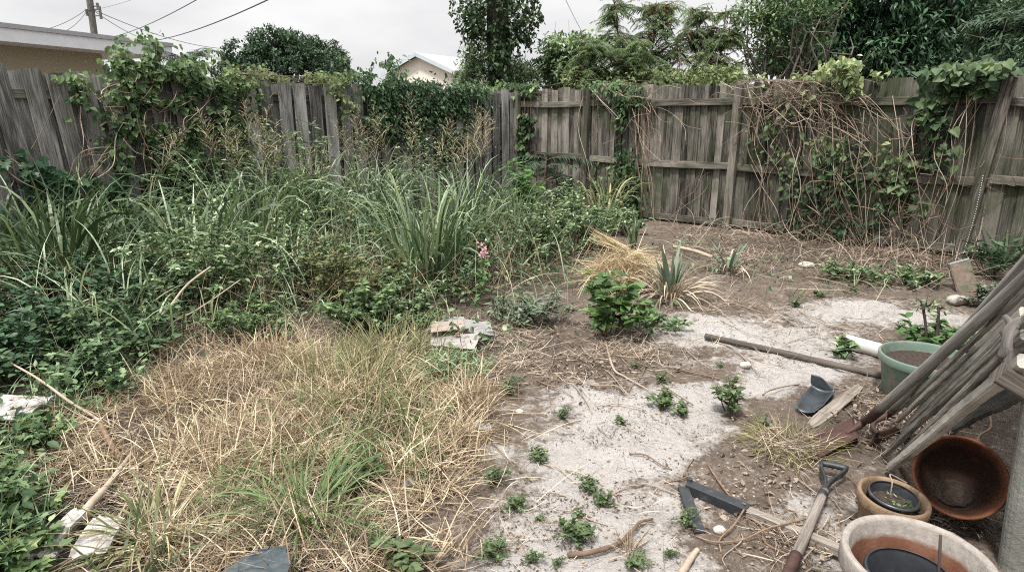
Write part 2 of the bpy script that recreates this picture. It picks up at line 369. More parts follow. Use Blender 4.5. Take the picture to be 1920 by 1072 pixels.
soil = mix(nt, mth(nt, 'MULTIPLY', mth(nt, 'MULTIPLY', s, -1.), .8, True), soil, (.022, .017, .012))  # negative rnd blends the painted shade into the soil colour
col = mix(nt, mk, soil, sand)
vo = nt.nodes.new('ShaderNodeTexVoronoi'); vo.inputs['Scale'].default_value = 46; nt.links.new(p, vo.inputs['Vector'])
sp = mth(nt, 'MULTIPLY', mth(nt, 'LESS_THAN', vo.outputs['Distance'], .16), mth(nt, 'GREATER_THAN', n1, .5))
col = mix(nt, mth(nt, 'MULTIPLY', sp, .75), col, (.09, .065, .05))
vo2 = nt.nodes.new('ShaderNodeTexVoronoi'); vo2.inputs['Scale'].default_value = 75; nt.links.new(p, vo2.inputs['Vector'])
sp2 = mth(nt, 'MULTIPLY', mth(nt, 'LESS_THAN', vo2.outputs['Distance'], .13), mth(nt, 'GREATER_THAN', n4, .52))
col = mix(nt, mth(nt, 'MULTIPLY', sp2, .6), col, (.6, .55, .48))
hh = mth(nt, 'ADD', mth(nt, 'MULTIPLY', n2, .7), mth(nt, 'MULTIPLY', n3, .3))
fin(nt, out, col, .95, bumpn(nt, hh, .04, .9), 0, .1)
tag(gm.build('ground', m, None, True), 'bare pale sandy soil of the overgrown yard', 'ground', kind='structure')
# ================================================================== fences
wood_left = woodM('weathered_wood_left', (.05, .048, .045), (.42, .408, .388), .3, .8)
wood_right = woodM('weathered_wood_right', (.011, .01, .008), (.29, .264, .235), .75, 1.)
wood_mossy = woodM('weathered_wood_mossy', (.009, .009, .007), (.19, .178, .152), .8, 1.2)
wood_rail = woodM('weathered_rail_wood', (.02, .017, .014), (.27, .243, .21), .6, .9)
HF = 1.88
# right fence: boards behind rails and posts, seen from inside
fr = thing('wooden_fence', 'brown wooden fence with rails and posts showing, running right from the corner', 'fence', CORN+DR*4)
posts = [1.52, 3.88, 6.62, 9.3]; edges = [0.06]+posts
def fence_board(mb, base, D, N, s, wd, z0, z1, off, lean=0., r=.5, cup=0.):
    n = 9; zz = np.linspace(z0, z1, n); b = base+D*s+N*off
    pts = b[None]+np.outer(zz, [0, 0, 1.])+np.outer((zz-z0)*math.tan(lean), D)+np.outer(np.sin(zz*2.2+s*3)*cup, N)
    wv = np.full(n, wd); 
    bar(mb, pts, D, wv, .019, .003, r)
for i in range(4):
    mb = MB(); s = edges[i]+.01; kb = 0
    while s < edges[i+1]-.02:
        wd = rng.uniform(.118, .145); z1 = HF+rng.normal(0, .022)-.0*(s)
        if s+wd > edges[i+1]: wd = edges[i+1]-s-.003
        if wd > .03 and rng.random() > .0:
            fence_board(mb, CORN, DR, NR, s+wd/2, wd, rng.uniform(-.05, .0), z1, (kb % 2)*-.02+rng.normal(0, .002), rng.normal(0, .004), rng.random(), .004)
        s += wd-.014; kb += 1
    mb.build('board_panel', wood_right if i < 2 else wood_mossy, fr)
for i in range(4):
    for z in (1.655, .845, .09):
        mb = MB(); a, b = edges[i], edges[i+1]; n = 7; t = np.linspace(a+.0, b-.0, n)
        sag = -.03*np.sin(np.linspace(0, math.pi, n))*rng.random()+rng.normal(0, .012)
        bar(mb, CORN+np.outer(t, DR)+NR*.036+np.outer(sag+z, [0, 0, 1.]), (0, 0, 1), .088, .04, .004, rng.random())
        mb.build('rail', wood_rail if z > .5 else wood_mossy, fr)
for sp, w_ in ((1.52, .09), (3.88, .1), (6.62, .11), (9.3, .1), (.1, .09)):
    mb = MB(); zz = np.linspace(-.05, HF-.02, 8)
    bar(mb, CORN+DR*sp+NR*.104+np.outer(zz, [0, 0, 1.])+np.outer((zz-1.7)*(.085 if sp > 6 and sp < 7 else .0), DR), DR, w_, .09, .007, rng.random(), rough=.002); mb.build('post', wood_rail, fr)
# left fence: board on board, boards on both faces of the rails
fl = thing('wooden_fence', 'grey board-on-board wooden fence with leaning gapped boards, left of the corner', 'fence', CORN+DL*4)
lp = [0.02, 2.45, 4.85, 7.25, 9.6]
for i in range(4):
    mb = MB(); s = lp[i]+.1; k = 0
    while s < lp[i+1]-.01:
        wd = rng.uniform(.128, .145); front = k % 2 == 0
        ln = rng.normal(0, .007)+.06*float(np.clip((s-4.2)/1.6, 0, 1))
        z1 = HF+rng.normal(0, .02)-(.02 if not front else 0)+(.03 if s > 5.6 else 0)
        fence_board(mb, CORN, DL, NL, s, wd+.018 if front else wd+.06, rng.uniform(0, .05), z1, .032 if front else -.04, ln, rng.random(), .005)
        s += rng.uniform(.098, .112); k += 1
    mb.build('board_panel', wood_left, fl)
    for z in (1.69, .95, .2):
        mb = MB(); t = np.linspace(lp[i], lp[i+1], 5)
        bar(mb, CORN+np.outer(t, DL)+NL*-.01+np.outer(z+0*t, [0, 0, 1.]), (0, 0, 1), .085, .036, .004, rng.random()); mb.build('rail', wood_rail, fl)
for sp in lp[1:]:
    mb = MB(); bar(mb, CORN+DL*sp-NL*.11+np.outer(np.linspace(-.05, HF-.06, 5), [0, 0, 1.]), DL, .09, .09, .006, .4); mb.build('post', wood_rail, fl)
# ================================================================== house wall corner at the right
m, nt, out = mat('stucco'); p = geopos(nt); n = noise(nt, p, 30, 6, .7); n2 = noise(nt, p, 2.5, 5, .65)
c = ramp(nt, [(.3, (.14, .14, .125)), (.7, (.29, .29, .265))], n2); st = mth(nt, 'MULTIPLY', mth(nt, 'SUBTRACT', noise(nt, mapping(nt, p, (6, 6, 1.6)), 2, 6, .7), .54, True), 6, True)
c = mix(nt, st, c, (.1, .1, .085)); fin(nt, out, c, .9, bumpn(nt, n, .012, .7), 0, .15); stucco = m
WC = np.array([1.68, 1.87, 0]); e1 = np.array([.713, .701, 0]); e2 = np.array([.739, -.673, 0])
def rounded(poly_c, r, k=6):
    return [poly_c+(-e1-e2)*0+e1*r*(1-math.sin(a))+e2*r*(1-math.cos(a)) for a in np.linspace(0, math.pi/2, k)]
ring = [WC+e1*4.2, *rounded(WC, .05), WC+e2*4.0, WC+e2*4.0+e1*4.2]
mb = MB(); zz = np.array([-.1, .4, 1., 1.8, 2.6]); nR = len(ring); V = np.array([[q+np.array([-.075*min(z, 1.), 0, z]) for q in ring] for z in zz])
i = np.arange(len(zz)-1)[:, None]; j = np.arange(nR)[None]; j2 = (j+1) % nR
mb.add(V.reshape(-1, 3), [np.stack([i*nR+j, i*nR+j2, (i+1)*nR+j2, (i+1)*nR+j], -1).reshape(-1, 4), (len(zz)-1)*nR+np.arange(nR)[None]])
tag(mb.build('house_wall', stucco), 'pale grey stucco house wall corner at the right edge beside the terracotta bowl', 'wall')
# ================================================================== houses, pole and wires beyond the fence
def quadbox(mb, a, b, c, d, z0, z1, r=.5):
    V = [np.array([*q[:2], z]) for z in (z0, z1) for q in (a, b, c, d)]
    mb.add(V, np.array([[3,2,1,0],[4,5,6,7],[0,1,5,4],[1,2,6,5],[2,3,7,6],[3,0,4,7]]), r)
paint_white = plainM('fascia_paint', (.62, .63, .66), .6, .08, 4, bump=0)
roofM = plainM('roof_gravel', (.33, .33, .34), .95, .25, 60, bump=.01)
wall_tan = plainM('tan_stucco', (.34, .30, .22), .9, .08, 30, bump=.004)
wall_cream = plainM('cream_stucco', (.7, .66, .58), .9, .06, 30, bump=.004)
A0 = PY(-10, 48, 11.9)[:2]; B0 = PY(322, 88, 15.5)[:2]; dv = (B0-A0)/np.linalg.norm(B0-A0); pn = np.array([-dv[1], dv[0]])
A1 = A0-dv*6
h1 = thing('house', 'tan house with low roof and white fascia behind the left end of the fence', 'house', (*A0, 0))
mb = MB(); quadbox(mb, A1, B0, B0+pn*9, A1+pn*9, 2.74, 2.97); mb.build('fascia', paint_white, h1)
mb = MB(); quadbox(mb, A1+pn*-.03, B0+pn*-.03+dv*.03, B0+pn*9+dv*.03, A1+pn*9, 2.972, 3.05); mb.build('roof', roofM, h1)
mb = MB(); q = pn*.75; quadbox(mb, A1+q, B0+q-dv*1.2, B0+pn*8.4-dv*1.2, A1+pn*8.4, -.1, 2.738); mb.build('wall', wall_tan, h1)
# gable house
gc_ = PY(779, 99, 41.0); hb = thing('house', 'cream house with a gable roof far behind the fence', 'house', (gc_[0], 41, 0))
ax = nrm(np.array([.93, .36, 0])); ay = np.array([-ax[1], ax[0], 0]); ay = -ay if ay[1] < 0 else ay
fa = nrm(np.array([.80, -.60, 0])) ; fa = np.array([.85, -.53, 0]); rd = np.array([.53, .85, 0])
hz = gc_[2]; half = 2.6; drop = 1.02; ap = np.array([gc_[0], gc_[1], hz])
mb = MB(); lw = ap-fa*half*.95; rw = ap+fa*half*.95; zb = hz-drop*.95-.12
V = [[*lw[:2], -.1], [*rw[:2], -.1], [*rw[:2], zb], [ap[0], ap[1], hz-.14], [*lw[:2], zb]]; V = np.array(V)+rd*.35; V2 = V+rd*8
mb.add(np.concatenate([V, V2]), [np.array([[0,1,2,3,4],[9,8,7,6,5]]), np.array([[1,6,7,2],[5,0,4,9]])]); mb.build('wall', wall_cream, hb)
mb = MB()
for sgn in (-1, 1):
    e = ap+fa*sgn*half*1.12+np.array([0, 0, -drop*1.12]); Q = np.array([ap, e, e+rd*8.8, ap+rd*8.8]); dn = np.array([0, 0, -.1])
    V = np.concatenate([Q+np.array([0, 0, .02]), Q+dn*.4]); mb.add(V, np.array([[0,1,2,3],[7,6,5,4],[0,4,5,1],[1,5,6,2],[2,6,7,3],[3,7,4,0]]))
mb.build('roof', roofM, hb)
mb = MB()
for sgn in (-1, 1):
    e = ap+fa*sgn*half*1.13+np.array([0, 0, -drop*1.13]); o_ = -rd*.03+np.array([0, 0, -.09]); bar(mb, np.array([ap+o_, e+o_]), (0, 0, 1), .24, .05, .004)
mb.build('fascia', plainM('blue_grey_fascia', (.45, .5, .53), .6, .08, 4, bump=0), hb)
dark_wood = plainM('creosote_pole', (.12, .11, .1), .9, .3, 8); wireM = plainM('black_cable', (.05, .05, .055), .6, .1, 5, bump=0)
pb = PY(183, 110, 27.); pt = PY(160, -60, 27.); up = thing('utility_pole', 'dark wooden utility pole behind the tan house roof', 'pole', (pb[0], 27, 0))
lo = pb+(pb-pt)*(pb[2]/(pt[2]-pb[2])); mb = MB(); tube(mb, spl([lo, pt], 6), [.14, .136, .132, .128, .124, .12], 10); mb.build('shaft', dark_wood, up)
mb = MB()
for (du, v) in ((14, 18), (-10, 24), (16, 30), (10, 12), (-6, 14)):
    a = PY(175+v*.1-2, v, 27.); b = PY(173+du, v, 26.9); tube(mb, [a, b], .025, 5); tube(mb, [b+[0, 0, -.12], b+[0, 0, .12]], .05, 6)
mb.build('insulator', dark_wood, up)
def cable(name, a, b, r, label, sag=.25):
    mb = MB(); t = np.linspace(0, 1, 14)[:, None]; p = a*(1-t)+b*t; p[:, 2] -= (sag*4*t*(1-t))[:, 0]; tube(mb, p, r*.7, 5); tag(mb.build(name, wireM, None, True), label, 'cable', 'overhead cables')
cable('overhead_cable', PY(200, 72, 22.), PY(395, -15, 11.), .012, 'thin overhead cable rising to the right just beside the utility pole', .1)
cable('overhead_cable', PY(280, 78, 18.), PY(540, -18, 9.), .014, 'thickest overhead cable, rising steeply from above the left vine', .1)
cable('overhead_cable', PY(178, 20, 27.), PY(425, 92, 40.), .02, 'long slack overhead cable descending from the pole towards the round tree', .3)
cable('overhead_cable', PY(178, 22, 27.), PY(300, 82, 34.), .018, 'short overhead cable descending right from the pole behind the left roof', .2)
cable('overhead_cable', PY(162, 18, 27.), PY(70, 60, 20.), .014, 'upper of two cables descending left from the utility pole', .1)
cable('overhead_cable', PY(162, 22, 27.), PY(115, 62, 21.), .013, 'lower of two cables descending left from the utility pole', .1)
cable('overhead_cable', PY(1056, -10, 22.), PY(1100, 75, 26.), .012, 'thin cable slanting through the sky right of the vine covered trunk', .05)
cable('overhead_cable', PY(1150, 2, 20.), PY(1230, 60, 24.), .01, 'thin cable slanting past the feathery tree tops', .05)
cable('overhead_cable', PY(190, 16, 27.), PY(300, -20, 24.), .008, 'faint thin cable rising right from the top of the pole', .05)
# ================================================================== foliage materials
L_dark = leafM('leaf_dark', [(.014, .03, .018), (.035, .065, .036), (.075, .115, .065)], .42, .2)
L_vine = leafM('leaf_vine', [(.016, .034, .015), (.042, .078, .033), (.1, .15, .066), (.2, .245, .115)], .45, .3)
L_vdark2 = leafM('leaf_vine_deep', [(.016, .036, .018), (.05, .092, .045), (.14, .19, .1)], .4, .25)
L_vdark = leafM('leaf_vine_dark', [(.012, .03, .016), (.028, .06, .032), (.06, .11, .055)], .4, .22)
L_pale = leafM('leaf_pale_vine', [(.06, .09, .036), (.13, .17, .075), (.23, .26, .135)], .5, .35)
L_weed = leafM('leaf_weed', [(.014, .031, .015), (.053, .095, .043), (.148, .207, .11), (.31, .36, .235)], .45, .3)
L_bright = leafM('leaf_bright', [(.035, .08, .03), (.07, .14, .05), (.12, .21, .075)], .4, .35)
L_feather = leafM('leaf_feathery', [(.04, .072, .034), (.085, .137, .06), (.15, .21, .098)], .5, .4)
L_grey = leafM('leaf_greyish', [(.045, .06, .042), (.09, .11, .08), (.15, .17, .125)], .6, .2)
B_green = leafM('blade_green', [(.019, .041, .02), (.062, .108, .053), (.168, .222, .132), (.39, .43, .32)], .38, .3, .5)
B_dkgreen = leafM('blade_dark_green', [(.018, .038, .018), (.045, .074, .034), (.12, .155, .085)], .35, .25, .5)
B_lawn = leafM('blade_lawn', [(.045, .065, .028), (.1, .12, .052), (.2, .19, .1), (.36, .3, .19)], .5, .3)
B_straw = leafM('straw', [(.035, .025, .017), (.205, .15, .098), (.5, .39, .278)], .55, .2, .4)
B_brown = leafM('dead_leaf', [(.035, .026, .02), (.1, .076, .056), (.21, .17, .135)], .7, .1)
B_panicle = leafM('seed_head', [(.13, .105, .07), (.22, .19, .125), (.3, .27, .18)], .7, .2)
B_palebl = leafM('pale_dead_blade', [(.12, .095, .068), (.24, .2, .15), (.4, .34, .27)], .6, .15)
stemG = plainM('green_stem', (.07, .085, .04), .6, .3, 20, bump=0)
stemB = plainM('brown_stem', (.13, .095, .07), .8, .4, 12, bump=0)
stemP = plainM('pale_dry_stem', (.3, .24, .19), .8, .35, 9, bump=0)
stemV = stemRM('vine_stem', [(.06, .04, .03), (.16, .115, .085), (.3, .235, .18), (.48, .41, .33)])
stemD = plainM('dark_bark', (.05, .042, .036), .9, .4, 14, bump=.004)
bark = plainM('grey_bark', (.13, .11, .095), .9, .35, 18, bump=.008)
def rdir(n, up=0.): 
    d = rng.normal(0, 1, (n, 3)); d[:, 2] += up; return nrm(d)
# ------------------------------------------------------------------ trees beyond the fence
def crown_clumps(ell, n):
    """clump centres inside the union of ellipsoids, most of them towards the outside"""
    w = np.array([e[3]*e[4]*e[5] for e in ell])**.7; k = rng.choice(len(ell), n, p=w/w.sum()); E = np.array(ell)[k]
    d = rdir(n); rad = rng.random(n)**.38
    return E[:, :3]+d*E[:, 3:6]*rad[:, None], d
def clump_leaves(mb, tm, c, d, per, cr, L, W, droop=.3, out=.5):
    n = len(c)*per; cc = np.repeat(c, per, 0); dd = np.repeat(d, per, 0); shade = np.repeat(rng.normal(.45, .2, len(c)), per)
    o = rdir(n)*(rng.random(n)**.5*cr)[:, None]*np.array([1, 1, .7])
    A = rdir(n)+dd*out+np.array([0, 0, -droop]); N = rdir(n)*.6+np.array([0, 0, 1.])+dd*.3
    l = L*rng.uniform(.65, 1.25, n)
    leaves(mb, tm, cc+o, A, N, l, l*W, np.clip(shade+rng.normal(0, .15, n), 0, 1))
def limb_tree(mb, base, tips, r0, fork=.4, seed=0, wig=.15):
    base = np.asarray(base, float); top = base+(np.mean(tips, 0)-base)*fork
    top[:2] += rng.normal(0, .1, 2); tube(mb, spl([base, (base+top)/2+rng.normal(0, wig*.3, 3), top], 8), np.linspace(r0, r0*.7, 8), 8, lump=.05)
    for t in tips:
        m1 = top*.6+t*.4+rng.normal(0, wig, 3); m2 = top*.25+t*.75+rng.normal(0, wig, 3)
        tube(mb, spl([top, m1, m2, t], 10), np.linspace(r0*.5, r0*.08, 10), 6, lump=.05)
        for q in range(2):
            tt = (m1 if q else m2); e = tt+(t-tt)*.6+rng.normal(0, wig*3, 3); tube(mb, spl([tt, (tt+e)/2+rng.normal(0, wig*.6, 3), e], 7), np.linspace(r0*.22, r0*.05, 7), 5)
TG = 'trees and shrubs beyond the fence'
def px_ell(L, Y):
    out = []
    for (u, v, ru, rv, dy) in L:
        c = PY(u, v, Y+dy); k = (Y+dy)/FPX; out.append((*c, ru*k, (ru+rv)/2*k, rv*k))
    return out
def tree(name, label, Y, ellpx, nclump, per, cr, L, W, tm, lm, trunk_u, r0=.12, droop=.3, ntips=7, barkm=None, base=None):
    E = px_ell(ellpx, Y); b = PY(trunk_u, 150, Y); b[2] = -.05
    o = thing(name, label, 'tree', b, TG); c, d = crown_clumps(E, nclump)
    mb = MB(); clump_leaves(mb, tm, c, d, per, cr, L, W, droop); mb.build('crown', lm, o)
    mb = MB(); limb_tree(mb, b, c[rng.choice(len(c), ntips, False)], r0); mb.build('trunk', barkm or bark, o, True); return o
tree('round_tree', 'round dense dark green tree far behind the left fence', 32, [(530,115,80,48,0),(470,120,55,40,0),(595,118,55,45,1),(520,85,55,28,0),(560,95,50,30,1),(430,140,30,30,0),(640,140,30,30,0)], 520, 46, .32, .16, .5, 'ovate', L_dark, 530, .3)
tree('small_dark_tree', 'dark clipped tree peeking over the fence left of the gable house', 34, [(640,125,14,30,0)], 60, 40, .25, .14, .5, 'ovate', L_dark, 640, .12, ntips=3)
# big dark tree on the right
tree('mango_tree', 'large dark green dense tree filling the upper right beyond the fence', 14.5,
     [(1700,50,150,90,0),(1560,20,110,60,.5),(1640,100,130,60,0),(1800,70,110,80,0),(1500,60,80,60,1),(1760,-40,160,90,0),(1560,-60,140,70,0),(1900,-60,100,60,1),(1480,110,70,40,.5),(1590,110,90,40,.5),(1700,130,120,30,-.5),(1820,120,70,40,0)],
     1150, 40, .3, .17, .27, 'lance', L_vdark, 1660, .22, .55, 14)
# airy grey tree at its left edge with bare curved limbs
o = tree('thin_tree', 'thin twiggy grey-limbed tree leaning before the left side of the dark tree', 13.4,
     [(1430,40,60,50,0),(1400,20,40,40,0),(1470,20,60,40,0),(1520,30,50,50,0),(1455,100,50,30,0)], 260, 16, .25, .1, .4, 'lance', L_vine, 1500, .09, .4, 12)
tree('thin_tree', 'pale bare-branched small tree just left of the dark tree, above fence', 13.0,
     [(1500,70,40,60,0),(1560,60,40,60,0)], 50, 12, .25, .12, .3, 'lance', L_vdark, 1520, .07, .4, 9)
# leafy shrubs directly behind the corner
tree('leafy_shrub', 'mid green leafy shrub right of the vine covered trunk', 13.2, [(1060,110,45,45,0),(1040,90,25,30,0),(1090,95,25,35,0),(1050,140,60,25,0)], 150, 26, .2, .1, .5, 'ovate', L_weed, 1060, .05, .3, 8)
tree('leafy_shrub', 'low yellow-green shrub just above the fence left of centre right', 12.4, [(1190,150,80,16,0),(1290,148,70,16,0),(1110,150,60,18,0),(1360,145,50,18,-.8)], 200, 26, .18, .09, .45, 'lance', L_pale, 1200, .04, .3, 8)
tree('leafy_shrub', 'dull green grassy shrub between the gable house and the vine trunk', 13.0, [(888,120,20,35,0),(880,146,25,16,0),(960,140,50,25,0)], 140, 26, .2, .13, .2, 'lance', L_weed, 880, .04, .3, 6)
tree('leafy_shrub', 'dark shrub behind the right end of the fence', 9.6, [(1880,70,60,60,1),(1920,110,60,40,0),(1850,110,50,30,0)], 110, 36, .22, .16, .2, 'lance', L_dark, 1890, .06, .3, 6)
# feathery trees: arching fronds of tiny leaflets
def frond(mbL, mbS, base, d0, length, npin, pl, sag=.8, r=.5, leafw=.25):
    """twice-divided feathery leaf: rachis with drooping side fronds carrying small leaflets"""
    d0 = nrm(d0); n = 8; p = [base]; d = d0.copy()
    for i in range(n):
        d = nrm(d+np.array([0, 0, -sag/n])); p.append(p[-1]+d*length/n)
    p = np.array(p); tube(mbS, p, np.linspace(.006, .002, n+1), 3)
    t = np.linspace(.15, 1, npin); ii = t*n; i0 = np.minimum(ii.astype(int), n-1); q = p[i0]+(p[i0+1]-p[i0])*(ii-i0)[:, None]; dirs = nrm(p[i0+1]-p[i0])
    side = nrm(np.cross(dirs, np.array([0, 0, 1.]))+1e-6)
    for sg in (-1, 1):
        A = dirs*.6+side*sg+np.array([0, 0, -.25]); A = nrm(A+rng.normal(0, .12, A.shape))
        l = pl*np.sin(np.clip(t*.85+.15, 0, 1)*math.pi*.9)**.5*rng.uniform(.7, 1.15, npin)
        leaves(mbL, 'lance', q, A, np.tile([0, 0, 1.], (npin, 1))+rng.normal(0, .3, (npin, 3)), l, l*leafw, np.clip(r+rng.normal(0, .12, npin), 0, 1))
def feathery(label, Y, top_u, top_v, base_u, spread, nb, nf, fl=.55, pods=True, lm=None):
    b = PY(base_u, 170, Y); b[2] = -.05; top = PY(top_u, top_v, Y); o = thing('feathery_tree', label, 'tree', b, TG)
    mL, mS, mP = MB(), MB(), MB(); mid = (b+top)/2+np.array([rng.normal(0, .15), rng.normal(0, .2), 0])
    trunk = spl([b, mid, top], 14); tube(mS, trunk, np.linspace(.05, .008, 14), 6)
    for k in range(nb):
        f = rng.uniform(.35, 1); a = trunk[int(f*13)]; az = rng.uniform(0, 2*math.pi); ln = spread*(1.15-f)*rng.uniform(.7, 1.3)+.15
        e = a+np.array([math.cos(az)*ln, math.sin(az)*ln, ln*rng.uniform(.2, .9)]); br = spl([a, (a+e)/2+np.array([0, 0, .08]), e], 7); tube(mS, br, np.linspace(.016, .006, 7), 4)
        rr = rng.uniform(.25, .75)
        for j in range(nf):
            g = rng.uniform(.25, 1); s = br[int(g*6)]; dz = rng.uniform(0, 2*math.pi)
            frond(mL, mS, s, np.array([math.cos(dz), math.sin(dz), rng.uniform(0, .8)]), fl*rng.uniform(.6, 1.25), 18, .11, rng.uniform(.7, 1.9), rr, .13)
        if pods and rng.random() < .5:
            c = br[4]; m = rng.integers(6, 16)
            mP = MB(); leaves(mP, 'lance', c+rng.normal(0, .05, (m, 3)), np.tile([0, 0, -1.], (m, 1))+rng.normal(0, .25, (m, 3)), rdir(m), rng.uniform(.12, .2, m), .022, rng.random(m)); mP.build('seed_pod_cluster', B_brown_pod, o)
    mL.build('crown', lm or L_feather, o); mS.build('trunk', stemB, o)
B_brown_pod = leafM('brown_pods', [(.06, .03, .02), (.12, .065, .045), (.17, .1, .07)], .6, .05)
feathery('tall pointed feathery tree, leftmost of the feathery ones above the fence', 13.4, 1152, -5, 1145, .65, 46, 8, .34, False)
feathery('bushy feathery tree with brown hanging pods, beside the pointed one', 13.0, 1235, 5, 1235, 1.15, 80, 8, .36)
feathery('feathery tree with dark pods at the middle of the feathery row', 13.6, 1315, 20, 1290, 1.15, 76, 8, .36)
feathery('slender feathery tree nearest the thin twiggy tree', 13.0, 1362, 10, 1350, .7, 44, 8, .34)
feathery('low feathery sapling leaning over the fence top', 12.2, 1095, 70, 1120, .8, 40, 8, .36, False)
feathery('low broad feathery sapling just above the weathered fence', 12.3, 1180, 75, 1190, 1.0, 46, 8, .36, False)
L_trunkvine = leafM('leaf_trunk_vine', [(.012, .026, .013), (.035, .062, .03), (.085, .125, .06)], .45, .25)
# vine covered trunk behind the corner
b = PY(930, 165, 12.6); b[2] = 0; tp = PY(925, -120, 12.6)
vt = thing('vine_covered_palm_trunk', 'dark trunk wrapped in hanging vines behind the fence corner', 'tree', b, TG)
mb = MB(); tube(mb, spl([b, (b+tp)/2+[.08, 0, 0], tp], 14), np.linspace(.22, .2, 14), 12, lump=.08); mb.build('trunk', stemD, vt, True)
E = px_ell([(930,15,70,50,0),(935,-50,75,60,0),(895,40,30,40,-.2),(970,45,35,40,-.2),(928,80,26,40,-.25),(934,130,26,30,-.28)], 12.5)
mb = MB(); c, d = crown_clumps(E, 270); clump_leaves(mb, 'ovate', c, d, 15, .15, .075, .75, .6)
ms = MB()
for (u, v0, v1, n) in ((856,-10,32,30),(880,0,140,80),(868,20,95,30),(893,-10,150,80),(995,0,60,60),(985,10,90,60),(975,0,120,60),(862,10,60,50),(888,30,150,90),(1004,0,40,50),(966,40,140,80),(948,90,170,80),(912,90,170,80),(1000,20,50,30),(905,60,158,80),(955,60,150,90),(940,90,165,90),(920,100,165,90)):
    p0 = PY(u, v0, 12.3+rng.normal(0, .12)); p1 = PY(u+rng.normal(0, 6), v1, 12.3+rng.normal(0, .1)); cv = spl([p0, (p0+p1)/2+rng.normal(0, .06, 3), p1], 12); tube(ms, cv, .006, 3)
    k = rng.integers(0, 11, n); f = rng.random(n)[:, None]; q = cv[k]*(1-f)+cv[k+1]*f+rng.normal(0, .045, (n, 3)); l = rng.uniform(.05, .09, n)
    leaves(mb, 'ovate', q, rdir(n)+[0, 0, -.8], rdir(n)+[0, -.6, .3], l, l*.7, np.clip(rng.normal(.45, .2, n), 0, 1))
mb.build('foliage', L_trunkvine, vt); ms.build('stem', stemB, vt)
# small palm behind the vine on the left, palm tuft at the far right
def palm(label, c, n, L, hgt_z):
    o = thing('small_palm', label, 'palm', (c[0], c[1], 0), TG); mb = MB(); ms = MB()
    tube(ms, spl([(c[0], c[1], -.05), c], 6), .07, 8)
    for k in range(n):
        az = rng.uniform(0, 2*math.pi); frond(mb, ms, np.array(c), np.array([math.cos(az), math.sin(az), rng.uniform(.3, 1.6)]), L*rng.uniform(.8, 1.1), 26, L*.32, 1.2, .4, .1)
    mb.build('crown', L_dark, o); ms.build('trunk', bark, o)
palm('small palm tuft showing above the vine between left house and round tree', PY(350, 118, 15.5), 14, .8, 0)
palm('spiky palm behind the far right end of the fence', PY(1905, 60, 10.2), 16, .8, 0)
# ------------------------------------------------------------------ vines on the fences
def vine(label, side, blobL, hang, lm, size, tm='ovate', ratio=.8, stem=stemB, offr=(.04, .22), pos=(0, 0), name='climbing_vine', wander=0, sr=.004, pale=0., gate=.42, seed=0, fade=0.):
    n_ = NR if side == 'R' else NL
    b = FP(side, pos[0], pos[1], .1); b[2] = 0; o = thing(name, label, 'vine', b, 'vines climbing the fences'); mL, mS = MB(), MB()
    for (u, v, ru, rv, n, *ex) in blobL:
        sc = ex[0] if ex else 1.; n = int(n*1.5)
        uu = u+ru*rng.normal(0, .5, n); vv = v+rv*rng.normal(0, .5, n); off = rng.uniform(*offr, n) if len(ex) < 2 else rng.uniform(*ex[1], n)
        g_ = fbm(uu*.035+seed, vv*.03, 3, 5+seed)+rng.normal(0, .035, n) > gate; uu, vv, off = uu[g_], vv[g_], off[g_]; n = len(uu)
        if n == 0: continue
        p = FP(side, uu, vv, off); l = size*sc*rng.uniform(.4, 1.2, n)
        A = rdir(n)*.8+np.array([0, 0, -.75])+n_*.3; N = n_*.8+np.array([0, 0, .75])+rng.normal(0, .45, (n, 3))
        cl = fbm(uu*.03, vv*.03, 2, 5); leaves(mL, tm, p, A, N, l, l*ratio, np.clip(cl+rng.normal(0, .16, n)+pale+(fade*(230-vv)/100 if fade else 0), 0, 1))
    for (u0, v0, u1, v1, n, sp) in hang:
        for k in range(n):
            a = np.array([u0+rng.normal(0, sp), v0+rng.normal(0, sp*.4)]); e = np.array([u1+rng.normal(0, sp), v1+rng.normal(0, sp*.8)])
            m1 = a*.66+e*.34+rng.normal(0, sp*.8, 2); m2 = a*.33+e*.67+rng.normal(0, sp*.8, 2)
            q = spl([FP(side, *a, rng.uniform(.05, .14)), FP(side, *m1, rng.uniform(.05, .25)), FP(side, *m2, rng.uniform(.05, .3)), FP(side, *e, rng.uniform(.05, .2))], 16)
            q[:, 2] = np.maximum(q[:, 2], .01); tube(mS, q, sr*rng.uniform(.35, 1.5)*np.linspace(1.1, .6, 16), 4, rng.random())
    for (u, v, ru, rv, n) in (wander or []):      # loose loops of dry stem
        for k in range(n):
            c = np.array([u+rng.normal(0, ru*.5), v+rng.normal(0, rv*.5)]); pts = []; an = rng.uniform(0, 6.28)
            for j in range(6):
                pts.append(FP(side, *c, rng.uniform(.04, .3))); an += rng.normal(0, .9); st = rng.uniform(14, 42); c = c+np.array([math.cos(an)*st, math.sin(an)*st*.8+6]); c[1] = max(c[1], 148+6*rng.random())
            q = spl(pts, 18); q[:, 2] = np.maximum(q[:, 2], .01); tube(mS, q, sr*rng.uniform(.3, 1.1), 4, rng.random())
    mL.build('foliage', lm, o); mS.build('stem', stem, o); return o
